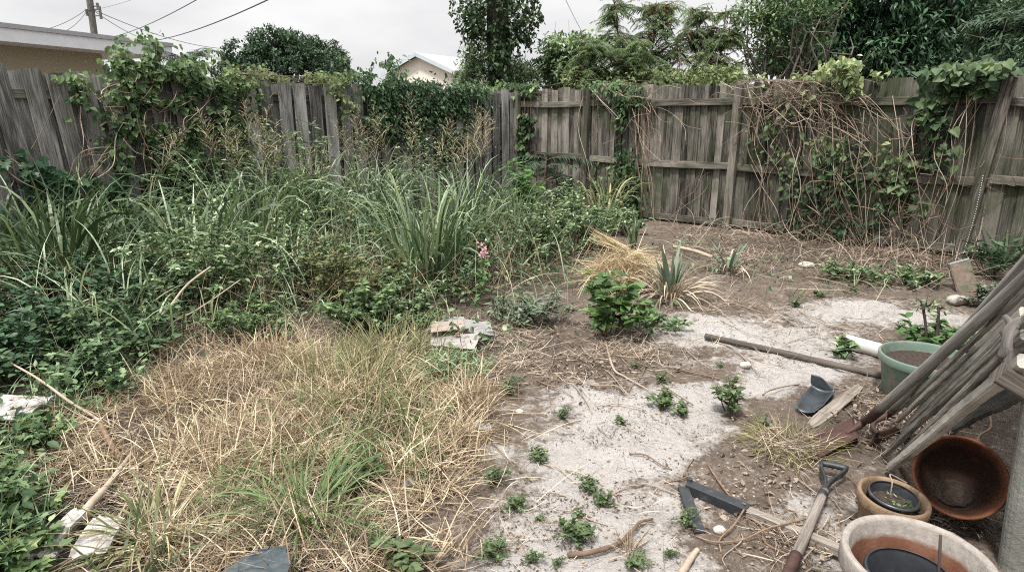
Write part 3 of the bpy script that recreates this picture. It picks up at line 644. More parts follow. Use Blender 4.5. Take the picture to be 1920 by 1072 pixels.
vine('large leafy vine mounded over the top of the left fence', 'L',
     [(250,120,50,40,500),(290,100,40,30,320,1,(-.3,.2)),(330,130,70,30,700,1,(-.3,.25)),(360,170,90,40,900),(420,150,60,25,420,1,(-.2,.25)),(300,180,90,45,650),(400,215,80,50,800),(260,230,60,50,300),(330,260,80,50,450),(400,280,70,50,500),
      (140,160,30,25,80),(150,190,20,20,50),(270,310,60,60,260),(340,330,60,50,300),(200,250,40,60,60),(280,85,16,18,90),(120,145,20,10,25),(300,390,80,50,250)],
     [(180,150,170,330,3,14),(260,180,160,350,4,20),(250,240,330,400,6,25),(320,200,300,420,7,30),(400,220,380,400,6,30),(160,160,250,250,1,4),(250,240,150,330,2,6),(60,280,110,180,1,2)], L_vine, .076, 'ovate', .72, stemV, pos=(300, 330), gate=.42, fade=.1, wander=[(250,230,80,80,12),(200,300,50,60,8),(290,110,90,40,12),(400,170,60,40,6)], sr=.0045)
vine('light green low vine trailing along the fence top before the round tree', 'L',
     [(470,140,50,16,500,.8,(-.3,.12)),(540,146,60,11,520,.8,(-.3,.1)),(610,148,40,12,320,.8,(-.3,.1)),(440,155,30,20,220),(650,160,35,25,330),(655,200,22,60,160),(590,140,20,9,60)], [(440,140,640,150,6,8)], L_pale, .06, 'ovate', .6, stemB, pos=(560, 300))
vine('dense dark green vine hanging over the fence behind the tall grass', 'L',
     [(720,165,40,45,900),(760,195,60,36,1200),(830,195,60,40,1100),(880,190,40,40,700),(710,220,30,40,450),(725,125,22,22,200,1,(-.2,.2)),(700,150,35,25,350,1,(-.25,.2)),(770,162,60,12,400,1,(-.15,.2)),(860,170,60,14,500,1,(-.2,.2)),(760,240,50,30,400),(860,250,50,40,350),(820,290,80,40,320)],
     [(720,150,700,300,6,20),(800,160,790,320,6,30),(880,170,870,310,5,20)], L_vdark2, .07, 'ovate', .55, stemD, pos=(780, 380), gate=.33)
vine('sparse leafy vine creeping down the fence at the corner', 'R',
     [(985,185,18,20,160),(1000,165,26,10,160,1,(-.2,.15)),(990,225,14,25,110),(980,270,14,25,80),(930,165,20,8,60,.8),(960,160,50,8,120,.8,(-.2,.1))], [(985,170,980,320,4,8),(1000,170,1090,180,4,12)], L_vine, .085, 'ovate', .8, pos=(985, 350))
vine('vine of drooping pale leaves and brown stems right of the slim fence post', 'R',
     [(1160,165,45,14,260,1,(-.2,.2)),(1185,185,25,20,150),(1165,205,14,30,130),(1130,160,40,9,90,.9,(-.2,.1)),(1180,330,30,50,220),(1160,370,40,40,200),(1175,400,30,30,150),(1165,300,20,40,60),(1125,350,18,40,40)],
     [(1215,165,1200,420,9,10),(1195,170,1215,400,8,10),(1110,165,1100,400,5,8),(1150,165,1230,300,4,10),(1110,165,1160,230,3,5),(1220,180,1190,180,6,12),(1215,300,1330,310,2,6)], L_vine, .09, 'lance', .42, stemV, gate=.3, pos=(1195, 410), wander=[(1200,190,30,20,14)])
vine('tangled dry vine with pale leaves heaped on the fence right of the thick post', 'R',
     [(1570,135,35,18,330,1,(-.2,.3)),(1585,120,25,12,160,1,(-.2,.3)),(1450,140,30,9,190,.8,(-.2,.2)),(1500,145,30,8,100,.7,(-.2,.2)),(1600,160,25,18,120),(1540,180,30,20,60,1.1),(1540,230,40,40,40),(1560,320,60,90,330),(1450,250,50,60,120),(1680,330,40,70,120),(1540,430,110,30,160),(1500,340,40,50,120),(1620,380,50,60,120),(1640,140,25,8,40)],
     [(1480,160,1490,440,4,30),(1540,180,1560,460,8,40),(1590,190,1650,450,4,36),(1540,200,1560,480,16,70),(1640,220,1680,490,10,50),(1430,180,1440,440,6,24),(1400,160,1430,260,3,8),(1600,170,1700,260,5,14),(1540,300,1600,470,5,36),(1640,330,1700,470,4,36),(1420,300,1460,430,4,15),(1310,330,1250,420,4,20)], leafM('leaf_tangle', [(.02, .042, .02), (.06, .1, .045), (.17, .205, .095), (.3, .33, .19)], .5, .3), .085, 'ovate', .6, stemV, gate=.36, fade=.28, pos=(1540, 450), wander=[(1440,165,50,18,34),(1490,172,45,18,34),(1530,180,50,25,16),(1560,250,60,50,6),(1570,420,80,50,22),(1440,440,60,25,10),(1660,440,60,40,12),(1640,200,40,30,5)], sr=.0042)
vine('broad-leaved vine spilling over the fence top at the far right', 'R',
     [(1790,140,50,16,80,1,(-.2,.35)),(1760,135,30,14,60,1,(-.2,.3)),(1830,130,45,13,70,1,(-.2,.35)),(1770,170,40,22,70),(1830,160,40,18,55),(1745,195,25,25,40),(1720,215,14,12,9),(1740,240,20,14,10),(1710,310,16,14,10),(1760,290,40,50,30,.8),(1880,125,25,10,40,.8,(-.1,.3)),(1740,280,10,10,5),(1690,355,20,14,10),(1735,385,14,8,6),(1770,230,30,40,26)],
     [(1800,160,1720,470,7,20),(1830,170,1740,430,5,16),(1880,140,1860,480,3,12),(1740,200,1690,300,4,16)], leafM('leaf_broad', [(.018, .04, .02), (.045, .078, .038), (.1, .14, .068), (.19, .225, .11)], .45, .25), .11, 'heart', .9, stemV, gate=.25, pos=(1790, 470), wander=[(1760,330,60,70,14),(1700,430,40,40,14)])
vine('dark creeping vine low on the left fence among the wide grass', 'L',
     [(60,330,50,25,120,1.1),(100,350,50,30,140,1.1),(30,300,30,14,45,1.1),(120,390,60,40,170),(40,400,50,40,120),(210,350,50,40,130)], [(0,290,140,400,4,14),(170,270,220,420,4,14)], L_vdark, .09, 'lobed', .9, stemB, pos=(90, 440))
# ================================================================== plants in the yard
def gp(u, v):
    p = G(u, v); p[2] = float(hgt(p[0], p[1]))-.01; return p
def panicle(mS, mL, base, az, th0, bend, L, pl):
    n = 16; p = [np.array(base, float)]
    for i in range(n):
        th = th0+bend*((i+.5)/n)**2; p.append(p[-1]+np.array([math.sin(th)*math.cos(az), math.sin(th)*math.sin(az), math.cos(th)])*L/n)
    p = np.array(p); tube(mS, p, np.linspace(.0035, .0012, n+1), 4)
    f0 = 1-pl/L
    for k in range(26):
        f = f0+(1-f0)*k/26.; q = p[min(int(f*n), n-1)]*(1-(f*n)%1)+p[min(int(f*n)+1, n)]*((f*n)%1); bl = pl*.55*(1-.7*k/26.)*rng.uniform(.7, 1.2)
        a = rng.uniform(0, 6.283); m = 1
        pts = blades(mL, q[None], [a], [rng.uniform(.5, 1.0)], [rng.uniform(.2, .8)], [bl], [.0042], [rng.random()], 4, False, tip=.4)[0]
        ns = 5; t = rng.random(ns)*3.99; ii = t.astype(int); s = pts[ii]+(pts[ii+1]-pts[ii])*(t-ii)[:, None]
        leaves(mL, 'diamond', s, rdir(ns, -.2), rdir(ns), rng.uniform(.012, .02, ns), .005, rng.random(ns))
def grass_clump(label, u, v, n, L, W, spread, th, bend, mt=None, heads=(), dead=30, group='tall grass clumps', name='tall_grass_clump', culm=0.):
    b = gp(u, v); o = thing(name, label, 'grass', b, group); mb = MB(); az = rng.uniform(0, 6.283, n); rr = spread*rng.random(n)**.6
    Pp = b+np.stack([np.cos(az)*rr, np.sin(az)*rr, 0*az], 1); Pp[:, 2] += rng.uniform(0, culm, n)*1.
    l = L*rng.uniform(.45, 1.1, n); az2 = az+rng.normal(0, .5, n)
    blades(mb, Pp, az2+0, np.abs(rng.normal(th*.8, .14, n)), np.abs(rng.normal(bend*1.35, .6, n)), l, W*rng.uniform(.35, 1.35, n), np.clip(rng.normal(.45, .26, n), 0, 1), 9, True, 2.8)
    mb.build('blades', mt or B_green, o)
    if dead:
        md = MB(); az = rng.uniform(0, 6.283, dead); Pp = b+np.stack([np.cos(az), np.sin(az), 0*az], 1)*(spread*rng.random(dead)**.5)[:, None]
        blades(md, Pp, az, np.abs(rng.normal(.5, .3, dead)), rng.uniform(.6, 1.9, dead), L*rng.uniform(.25, .7, dead), W*.5, rng.random(dead), 6); md.build('dead_blades', B_straw, o)
    if len(heads):
        ms, ml = MB(), MB()
        for (uu, vv) in heads:
            t = PY(uu, vv, b[1]+rng.normal(0, .12)); d = t-b; hz = np.hypot(d[0], d[1]); LL = np.linalg.norm(d)*1.03
            panicle(ms, ml, b+np.array([rng.normal(0, .06), rng.normal(0, .06), 0]), math.atan2(d[1], d[0]), math.atan2(hz, d[2])*.75, math.atan2(hz, d[2])*.75, LL, min(.42, LL*.33))
        ms.build('culm', stemG, o); ml.build('seed_head', B_panicle, o)
    return o
grass_clump('tallest arching green grass clump with feathery seed heads at the centre of the yard', 800, 535, 220, 1.25, .026, .34, .3, 1.3, heads=[(742,185),(728,215),(900,228),(915,235),(845,235),(770,240),(880,265)], dead=70)
grass_clump('tall grass clump behind and left of the tallest arching clump', 700, 470, 160, 1.3, .024, .26, .26, 1.2, heads=[(655,225),(690,250),(640,250),(668,205),(705,230),(625,235)])
grass_clump('tall arching grass clump before the gapped grey boards', 480, 500, 190, 1.45, .027, .42, .28, 1.3, heads=[(445,200),(430,215),(470,225),(400,225),(505,262),(540,255),(415,245),(455,250),(385,215),(490,210),(520,235)])
grass_clump('tall grass clump right of the one before the gapped boards', 590, 480, 160, 1.35, .024, .3, .3, 1.2, heads=[(560,265),(600,280),(625,285)])
grass_clump('tall seeding grass clump between the tallest clump and the corner', 885, 480, 200, 1.2, .024, .22, .24, 1.15, heads=[(905,205),(918,222),(893,215),(925,240),(870,235)])
grass_clump('dark broad-bladed grass clump against the leaning left boards', 130, 560, 200, 1.25, .034, .35, .28, 1.2, B_dkgreen, dead=30)
grass_clump('dark broad-bladed grass clump at the left edge of the yard', 20, 540, 130, 1.15, .034, .3, .3, 1.2, B_dkgreen, dead=20)
grass_clump('dark broad-bladed grass clump under the mounded leafy vine', 265, 520, 170, 1.1, .03, .3, .3, 1.2, B_dkgreen, heads=[(355,255),(375,240)], dead=40)
grass_clump('sparse low grass clump with a few upright wide blades by the left ground cover', 150, 650, 20, .5, .022, .2, .25, .9, B_dkgreen, dead=10)
grass_clump('arching grass clump between the dark left clumps and the leafy bushes', 360, 540, 150, 1.15, .034, .35, .4, 1.3, dead=60)
grass_clump('loose grass clump at the foot of the corner vine', 965, 440, 130, .85, .018, .22, .3, 1.2, dead=60)
grass_clump('pale strappy grass clump at the foot of the slim fence post', 1130, 420, 70, .95, .03, .18, .35, 1.4, leafM('blade_strappy', [(.07, .1, .05), (.16, .18, .09), (.35, .32, .2)], .5, .25), dead=40)
grass_clump('short upright green reed clump before the straw heap', 1188, 468, 34, .5, .018, .05, .06, .15, B_green, dead=0)
# broad weed bushes: branching stems with many small leaves
def bush(label, u, v, nst, H, R, nl, L, W, tm, lm, stem=None, cat='weed', name='leafy_weed', group='weedy bushes', thr=.35, dead=0, loc=None):
    b = gp(u, v) if loc is None else np.array(loc, float); o = thing(name, label, cat, b, group); mL, mS = MB(), MB()
    for k in range(nst):
        az = rng.uniform(0, 6.283); rad = R*1.25*rng.random()**.7; h = H*rng.uniform(.35, 1.12)*(1-.25*(rad/R)**2)
        tip = b+np.array([math.cos(az)*rad, math.sin(az)*rad, h]); s0 = b+np.array([math.cos(az), math.sin(az), 0])*rad*.25
        cv = spl([s0, s0*.55+tip*.45+rng.normal(0, .05*H, 3)+np.array([0, 0, .06*H]), tip], 12); cv[:, 2] = np.maximum(cv[:, 2], b[2]); tube(mS, cv, np.linspace(.0045, .0018, 12)*(H/.6)**.5, 4)
        for q in range(3):          # side twigs
            f = rng.uniform(.45, .95); a = cv[int(f*11)]; e = a+np.array([*rng.normal(0, .16*H, 2), rng.uniform(.02, .2)*H]); tw = spl([a, (a+e)/2+[0, 0, .02], e], 6); tube(mS, tw, .0016, 3)
            m = nl//4; t = rng.random(m)*4.99; ii = t.astype(int); p = tw[ii]+(tw[ii+1]-tw[ii])*(t-ii)[:, None]; ang = rng.uniform(0, 6.283, m)
            A = np.stack([np.cos(ang), np.sin(ang), rng.uniform(-.35, .6, m)], 1); l = L*rng.uniform(.5, 1.15, m)
            leaves(mL, tm, p, A, np.array([0, 0, 1.])+rng.normal(0, .4, (m, 3)), l, l*W, np.clip(rng.normal(.5, .22, m), 0, 1))
        m = nl; t = (rng.random(m)**.7*.68+.32)*10.99; ii = t.astype(int); p = cv[ii]+(cv[ii+1]-cv[ii])*(t-ii)[:, None]; ang = np.arange(m)*2.4+az
        A = np.stack([np.cos(ang), np.sin(ang), rng.uniform(-.3, .6, m)], 1); l = L*rng.uniform(.55, 1.2, m)
        leaves(mL, tm, p, A, np.array([0, 0, 1.])+rng.normal(0, .35, (m, 3)), l, l*W, np.clip(rng.normal(.45+.3*(t/11-.5), .24, m), 0, 1))
    mL.build('foliage', lm, o); mS.build('stem', stem or stemG, o)
    if dead:
        md = MB(); az = rng.uniform(0, 6.283, dead); blades(md, b+np.stack([np.cos(az), np.sin(az), 0*az], 1)*(R*rng.random(dead)**.5)[:, None], az, rng.uniform(.1, 1.1, dead), rng.uniform(.3, 1.6, dead), H*rng.uniform(.3, .9, dead), .005, rng.random(dead), 6); md.build('dead_blades', B_straw, o)
    return o
bush('leafy weed bush left of the arching grass, before the large vine', 390, 580, 36, .85, .48, 44, .06, .5, 'ovate', L_weed, dead=40)
bush('broad weed bush with yellowish small leaves before the gapped fence boards', 560, 560, 42, .72, .52, 46, .05, .5, 'ovate', L_weed, dead=40)
bush('twiggy weed bush touching the left side of the tallest grass clump', 655, 575, 38, .72, .4, 36, .045, .5, 'ovate', leafM('leaf_olive', [(.03, .045, .02), (.09, .11, .045), (.18, .19, .09)], .5, .3), stemB, dead=60)
bush('tall weed bush behind the yellowish one', 620, 470, 34, 1.4, .5, 46, .06, .45, 'ovate', L_weed)
bush('tall weed bush behind the first leafy bush, under the seed heads', 430, 480, 34, 1.25, .5, 40, .06, .45, 'lance', L_weed)
bush('tall thin weed bush between the arching grass and the gapped boards', 525, 470, 34, 1.35, .45, 44, .055, .45, 'ovate', L_weed)
bush('tall weed bush leaning on the left side of the tallest grass clump', 715, 500, 30, 1.05, .35, 42, .05, .42, 'lance', L_weed)
bush('tall weed bush under the large leafy vine', 345, 480, 30, 1.2, .45, 42, .06, .5, 'ovate', L_weed)
bush('loose weed bush right of the tallest grass clump', 880, 525, 26, .7, .35, 40, .05, .42, 'ovate', L_weed, dead=40)
bush('sparse leafy weed before the left foot of the tallest grass clump', 745, 575, 16, .42, .3, 34, .05, .45, 'ovate', L_weed, dead=50)
bush('sparse leafy weed before the right foot of the tallest grass clump', 850, 560, 16, .38, .3, 34, .05, .4, 'lance', L_weed, dead=50)
bush('tall weed bush climbing the gapped fence boards', 600, 425, 26, 1.5, .5, 44, .055, .42, 'lance', L_weed)
bush('tall weed bush below the light green fence-top vine', 480, 440, 26, 1.5, .5, 44, .055, .42, 'ovate', L_weed)
bush('tall weed bush behind the tallest grass clump', 790, 430, 26, 1.4, .5, 44, .055, .42, 'lance', L_weed)
bush('leafy weed just outside the left frame edge beside the white sheet', -130, 760, 26, .45, .4, 26, .06, .55, 'ovate', L_vdark2)
bush('leafy weed outside the left frame edge in the near corner', -200, 980, 22, .35, .35, 24, .06, .55, 'ovate', L_vine)
bush('bright weed mound below the corner shrubs', 1010, 490, 46, .62, .5, 44, .05, .45, 'ovate', L_weed, dead=40)
bush('bright weed mound left of the straw heap', 1080, 470, 46, .75, .5, 46, .055, .42, 'ovate', L_weed, dead=30)
bush('low leafy mound between the two bright weed mounds and the fence', 1060, 430, 30, .6, .5, 36, .06, .5, 'ovate', L_weed)
bush('low leafy weed at the foot of the drooping vine', 1170, 440, 20, .4, .3, 30, .06, .5, 'ovate', L_weed)
bush('low bluish weed clump above the dry grass edge', 690, 625, 24, .34, .26, 34, .055, .5, 'ovate', L_vine)
bush('low weed clump between the bluish clump and the white rubbish', 760, 610, 22, .24, .24, 34, .05, .5, 'ovate', L_weed)
bush('low weed in the shaded hollow at the edge of the straw', 470, 640, 22, .3, .3, 34, .045, .5, 'ovate', L_vine, dead=30)
bush('grey-green weed behind the white rubbish', 955, 600, 11, .24, .2, 20, .06, .3, 'lance', L_grey, dead=30)
bush('grey-green narrow-leaved weed left of the broad-leaved green plant', 1020, 600, 13, .3, .2, 22, .08, .24, 'lance', L_grey, dead=40)
bush('broad-leaved bright green plant on the sand edge before the straw heap', 1140, 632, 17, .54, .25, 10, .092, .78, 'heart', leafM('leaf_fresh', [(.03, .065, .024), (.068, .128, .046), (.14, .21, .085)], .4, .4), stemB, 'plant', 'broadleaf_plant', 'single plants in the yard')
bush('low creeping weed right of the broad-leaved green plant', 1215, 620, 18, .14, .24, 24, .045, .5, 'ovate', L_weed)
bush('fresh green grassy mound just below the white rubbish', 850, 698, 60, .12, .24, 16, .08, .12, 'lance', L_weed, group='weedy bushes', dead=40)
bush('dark leafy weed in the bottom left corner', 30, 1085, 12, .16, .18, 14, .08, .6, 'lobed', L_vine)
bush('leafy weed at the left edge above the white boards', 10, 975, 14, .24, .18, 18, .06, .6, 'lobed', L_vine)
bush('leafy weed half covering the white sheet at the left edge', 70, 838, 14, .18, .16, 18, .055, .6, 'lobed', L_vine)
bush('dark leafy weed right of the white sheet', 185, 735, 18, .34, .2, 24, .06, .6, 'lobed', L_vdark2)
bush('leafy weed at the left frame edge behind the white sheet', 20, 700, 26, .4, .35, 26, .055, .6, 'ovate', L_vdark)
bush('leafy mound left of the straw, under the fallen grass stalks', 230, 660, 34, .42, .42, 30, .055, .55, 'ovate', L_vdark2)
bush('leafy mound at the left edge, behind the others', 60, 640, 36, .5, .5, 34, .065, .55, 'ovate', L_vdark)
bush('dark undergrowth bush below the left grass clumps', 170, 600, 36, .55, .5, 34, .065, .55, 'ovate', L_vdark)
bush('dark undergrowth bush in front of the arching grass', 300, 590, 34, .55, .4, 34, .06, .5, 'ovate', L_vdark, dead=50)
bush('tall soft weed with a pale flat top in the fence corner', 975, 430, 12, 1.05, .28, 26, .13, .45, 'lobed', L_bright, stemG, 'plant', 'broadleaf_plant', 'single plants in the yard')
bush('small dark plant at the foot of the far right post', 1860, 520, 14, .5, .22, 18, .09, .25, 'lance', L_vdark)
bush('low weed by the white rock near the leaning brick slab', 1845, 572, 16, .22, .22, 22, .06, .4, 'ovate', L_grey)
bush('low weed patch under the tangled vine', 1600, 525, 18, .2, .3, 24, .06, .4, 'ovate', L_weed)
bush('low weed patch right of the one under the tangled vine', 1700, 530, 18, .18, .3, 24, .06, .4, 'ovate', L_weed)
bush('leafy weed around the dark saplings behind the green pot', 1760, 655, 10, .24, .2, 12, .075, .6, 'ovate', L_bright)
bush('leafy sprig beside the white pipe', 1580, 668, 5, .16, .07, 9, .06, .8, 'heart', L_weed)
# fronds in the corner
b = gp(1020, 395); o = thing('fern_sapling', 'feathery fern-like sapling in the fence corner', 'plant', b, 'single plants in the yard'); mL, mS = MB(), MB()
tube(mS, spl([b, b+[0, 0, .5], b+[.03, 0, .85]], 6), .012, 5)
for k in range(16):
    az = rng.uniform(0, 6.283); frond(mL, mS, b+np.array([.01, 0, rng.uniform(.3, .85)]), np.array([math.cos(az), math.sin(az), .5]), rng.uniform(.5, .85), 20, .2, .9, .4, .12)
mL.build('foliage', L_dark, o); mS.build('stem', stemB, o)
# pink flower stem
b = gp(893, 570); o = thing('pink_flower', 'single pink flower spike with green leaves before the tall grass', 'flower', b, 'single plants in the yard'); mL, mS, mF = MB(), MB(), MB()
tp = PY(906, 470, b[1]-.02); cv = spl([b, b*.5+tp*.5+[.02, 0, 0], tp], 12); tube(mS, cv, .005, 5); n = 26; t = 2+rng.random(n)*8; ii = t.astype(int); p = cv[ii]
ang = rng.uniform(0, 6.283, n); leaves(mL, 'ovate', p, np.stack([np.cos(ang), np.sin(ang), rng.uniform(-.4, .4, n)], 1), np.tile([0, -.3, 1.], (n, 1)), rng.uniform(.05, .1, n), .045, rng.uniform(.4, .8, n))
n = 70; p = cv[11]+rng.normal(0, 1, (n, 3))*[.02, .02, .035]; leaves(mF, 'ovate', p, rdir(n, .3), rdir(n), .022, .016, rng.random(n))
mS.build('stem', stemG, o); mL.build('foliage', L_bright, o); mF.build('blossom', leafM('pink_petal', [(.45, .16, .24), (.6, .3, .36), (.7, .48, .5)], .6, .3), o)
# spiky rosettes
def rosette(label, u, v, n, L, W, lm, dead, dl, name='spiky_rosette', up=.3, mx=1.25):
    b = gp(u, v); o = thing(name, label, 'plant', b, 'spiky rosettes on the sand'); mb = MB(); az = np.arange(n)*2.4+rng.normal(0, .2, n)
    blades(mb, b+np.stack([np.cos(az), np.sin(az), 0*az], 1)*.03+[0, 0, .05], az, np.linspace(up, mx, n), rng.uniform(.1, .7*mx, n), L*rng.uniform(.7, 1.1, n), W, np.clip(rng.normal(.5, .2, n), 0, 1), 7, True, 1.5); mb.build('blades', lm, o)
    if dead:
        md = MB(); az = rng.uniform(0, 6.283, dead); rr = .12*rng.random(dead)**.5
        blades(md, b+np.stack([np.cos(az)*rr, np.sin(az)*rr, .04+0*az], 1), az, rng.uniform(.1, 1.2, dead), rng.uniform(.9, 2.4, dead), dl*rng.uniform(.5, 1.2, dead), .014, rng.random(dead), 7); md.build('dead_blades', B_palebl, o)
B_agave = leafM('blade_agave', [(.025, .042, .028), (.055, .082, .056), (.11, .145, .105), (.22, .25, .18)], .4, .1, .5)
rosette('upright spiky rosette with a skirt of dead leaves beside the straw heap', 1255, 560, 18, .46, .05, B_agave, 150, .45, up=.02, mx=.5)
rosette('spreading spiky rosette with open green leaves near the fence', 1365, 512, 20, .36, .034, B_agave, 26, .4, up=.25)
rosette('dark spiky plant in the shade beside the far right fence post', 1880, 500, 16, .45, .03, B_dkgreen, 0, .2, up=.2)
# straw heap
b = gp(1172, 535); o = thing('straw_heap', 'rounded heap of dry straw behind the broad-leaved green plant', 'heap', b); mb = MB(); n = 2600
az = rng.uniform(0, 6.283, n); rr = .34*rng.random(n)**.5; Pp = b+np.stack([np.cos(az)*rr, np.sin(az)*rr*.8, .36*np.sqrt(np.clip(1-(rr/.35)**2, 0, 1))*rng.uniform(.55, 1, n)], 1)
blades(mb, Pp, rng.normal(.2, 1.1, n)+np.where(rng.random(n) > .5, math.pi, 0), rng.normal(1.5, .25, n), rng.normal(.5, .35, n), rng.uniform(.12, .34, n), .0042, rng.random(n), 5)
m = 70; blades(mb, b+np.array([-.02, 0, .36])+rng.normal(0, .025, (m, 3)), rng.normal(2.9, .12, m), rng.normal(1.2, .08, m), rng.normal(-.1, .1, m), rng.uniform(.25, .42, m), .007, rng.uniform(.5, 1, m), 5)
mb.build('straw', leafM('heap_straw', [(.12, .085, .05), (.33, .245, .15), (.52, .41, .27)], .6, .15), o)
mr = MB(); rock(mr, b+[0, 0, .04], (.3, .24, .26), 4, .2, .1); mr.build('core', plainM('straw_core', (.2, .14, .085), .95, .4, 60), o, True)
# saplings behind the green pot
for (u0, v0, u1, v1, lab) in ((1737,660,1730,570,'dark bare sapling stem, left one of the pair behind the green pot'), (1750,665,1760,575,'dark bare sapling stem, right one of the pair behind the green pot')):
    b = gp(u0, v0); o = thing('sapling', lab, 'sapling', b, 'saplings'); ms, ml = MB(), MB(); tp = PY(u1, v1, b[1]+.05); tube(ms, spl([b, (b+tp)/2+[.01, 0, 0], tp], 8), np.linspace(.011, .008, 8), 6, lump=.08)
    n = 24; leaves(ml, 'lance', tp+rng.normal(0, .03, (n, 3)), rdir(n, .6), rdir(n, .6), rng.uniform(.03, .07, n), .016, rng.random(n)); ms.build('stem', stemD, o, True); ml.build('foliage', L_weed, o)
# small weeds on the sand: prototypes and copies
L_weedy = leafM('leaf_sand_weed', [(.028, .045, .02), (.068, .1, .045), (.13, .165, .085)], .45, .3)
def proto_weed(kind):
    o = thing('small_weed', None, 'weed', (0, 0, 0), 'small weeds on the sandy ground'); mL, mS = MB(), MB(); n = {0: 17, 1: 10, 2: 20}[kind]
    for k in range(n):
        az = rng.uniform(0, 6.283); L = rng.uniform(.04, .1); th = rng.uniform(.15, 1.35); e = np.array([math.cos(az)*math.sin(th)*L, math.sin(az)*math.sin(th)*L, math.cos(th)*L*.8+.008])
        s = np.array([rng.normal(0, .012), rng.normal(0, .012), 0]); cv = spl([s, (s+e)/2+[0, 0, .008], s+e], 6); tube(mS, cv, .0011, 3)
        m = 14; t = 1+rng.random(m)*3.99; ii = t.astype(int); p = cv[ii]+(cv[ii+1]-cv[ii])*(t-ii)[:, None]; an = np.arange(m)*2.4
        l = {0: .026, 1: .04, 2: .02}[kind]*rng.uniform(.6, 1.2, m); leaves(mL, 'ovate' if kind != 2 else 'lance', p, np.stack([np.cos(an), np.sin(an), rng.uniform(-.1, .7, m)], 1), np.array([0, 0, 1.])+rng.normal(0, .35, (m, 3)), l, l*.5, np.clip(rng.normal(.45, .2, m), 0, 1))
    mL.build('foliage', L_weedy, o); mS.build('stem', stemG, o); return o
PW = [proto_weed(k) for k in range(3)]; used = set()
WEEDS = [(1012,865,0,1.35,'round green weed tuft alone on the sand below the pale bare spot'),(1055,783,2,1.2,'thin dark weed tuft at the upper edge of the sand'),(1165,793,1,.8,'tiny bright weed alone in the middle of the bare sand'),
 (930,905,2,1.6,'weed at the straw edge below the pale bare spot'),(965,955,0,1.3,'weed just below another at the straw edge'),(1105,920,0,1.2,'upper weed of the touching pair on the sand'),(1130,948,0,1.1,'lower weed of the touching pair on the sand'),
 (1080,1012,0,1.8,'wide weed tuft beside the crooked brown branch'),(922,1045,0,1.5,'weed tuft at the bottom left of the sand'),(1000,1055,2,1.,'small weed at the bottom edge between two larger tufts'),(1045,1062,2,.7,'tiny weed at the bottom edge below the wide tuft'),
 (1085,970,2,.7,'tiny weed above the wide tuft'),(1010,975,1,.5,'tiniest weed left of centre on the lower sand'),(1250,760,1,1.9,'leafy upright weed left of the bushy weed in the middle sand'),(1282,775,1,1.3,'small leafy weed just right of the upright one'),
 (955,735,2,2.,'greyish weed at the right tip of the straw'),(800,905,1,1.3,'small leafy weed in the straw near the grey scrap'),(760,1050,1,2.1,'biggest leafy weed at the bottom edge in the straw'),(700,1035,1,1.5,'leafy weed left of the biggest one at the bottom edge'),
 (1285,985,2,1.3,'weed beside the short black metal strip'),(1185,1062,1,1.,'bright weed at the bottom edge under the branch'),(1430,800,2,1.2,'weed on the yellow-green clippings strip'),(1255,1045,2,.7,'tiny weed near the bottom wood chips'),
 (1535,552,1,1.3,'lone weed above the far sand strip'),(1490,575,2,1.6,'weed at the left end of the far sand strip'),(1600,545,2,1.3,'weed above the middle of the far sand strip'),(1690,620,2,1.5,'weed just above the white pipe end'),(1240,715,2,1.2,'sparse weed above the middle sand'),
 (1190,690,2,.9,'sparse weed on the brown soil'),(820,860,1,1.,'small weed inside the straw right side'),(660,800,1,1.,'small weed inside the middle of the straw'),(1350,690,2,.7,'tiny weed below the long dark pole'),(640,905,1,1.6,'leafy weed in the straw beside the lower green grass tuft'),(690,910,1,2.4,'tall leafy weed right of the lower green grass tuft')]
for (u, v, k, sc, lab) in WEEDS:
    p = gp(u, v)+np.array([0, 0, .012]); sc *= .62
    if k not in used: used.add(k); o = PW[k]; o.location = p; o.scale = (sc,)*3; o['label'] = lab
    else: dup(PW[k], p, rng.uniform(0, 6.28), sc, lab)
bush('bushy upright green weed on the sand left of the dark metal scoop', 1365, 768, 8, .26, .08, 9, .05, .6, 'ovate', L_weedy, group='single plants in the yard')
# grass tufts in the straw
B_grass = leafM('blade_grass', [(.05, .08, .03), (.1, .15, .06), (.18, .22, .11)], .45, .3)
def tuft(label, u, v, n, L, mt, th=.45, bend=1.0, W=.0075, sp=.08, name='grass_tuft'):
    b = gp(u, v); o = thing(name, label, 'grass', b, 'grass tufts in the straw'); mb = MB(); az = rng.uniform(0, 6.283, n); rr = sp*rng.random(n)**.6
    blades(mb, b+np.stack([np.cos(az)*rr, np.sin(az)*rr, 0*az], 1), az+rng.normal(0, .5, n), np.abs(rng.normal(th, .25, n)), np.abs(rng.normal(bend, .45, n)), L*rng.uniform(.4, 1.1, n), W*rng.uniform(.6, 1.1, n), np.clip(rng.normal(.45, .22, n), 0, 1), 6); mb.build('blades', mt, o)
tuft('green grass tuft in the straw above the black tarp', 570, 965, 190, .4, B_grass, .75, .8, .01, .1)
tuft('upright grass tuft with wide blades right of the white boards', 290, 1010, 130, .34, B_lawn, .6, 1., .011, .12)
tuft('yellow-green grass tuft in the middle of the straw', 680, 740, 480, .31, B_lawn, .45, .9, .0065, .3)
tuft('yellow-green grass tuft above the middle one', 740, 670, 430, .32, B_lawn, .4, .9, .0065, .32)
tuft('yellow-green grass tuft left of the middle one', 620, 700, 330, .3, B_lawn, .45, .9, .0065, .28)
tuft('yellow-green grass tuft below the middle one', 700, 800, 280, .26, B_lawn, .55, .9, .006, .26)
tuft('bleached dry grass tuft at the right tip of the straw', 870, 765, 420, .2, B_straw, .5, .8, .0042, .15)
tuft('bleached dry grass tuft in the upper left of the straw', 480, 740, 380, .22, B_straw, .5, .9, .0042, .22)
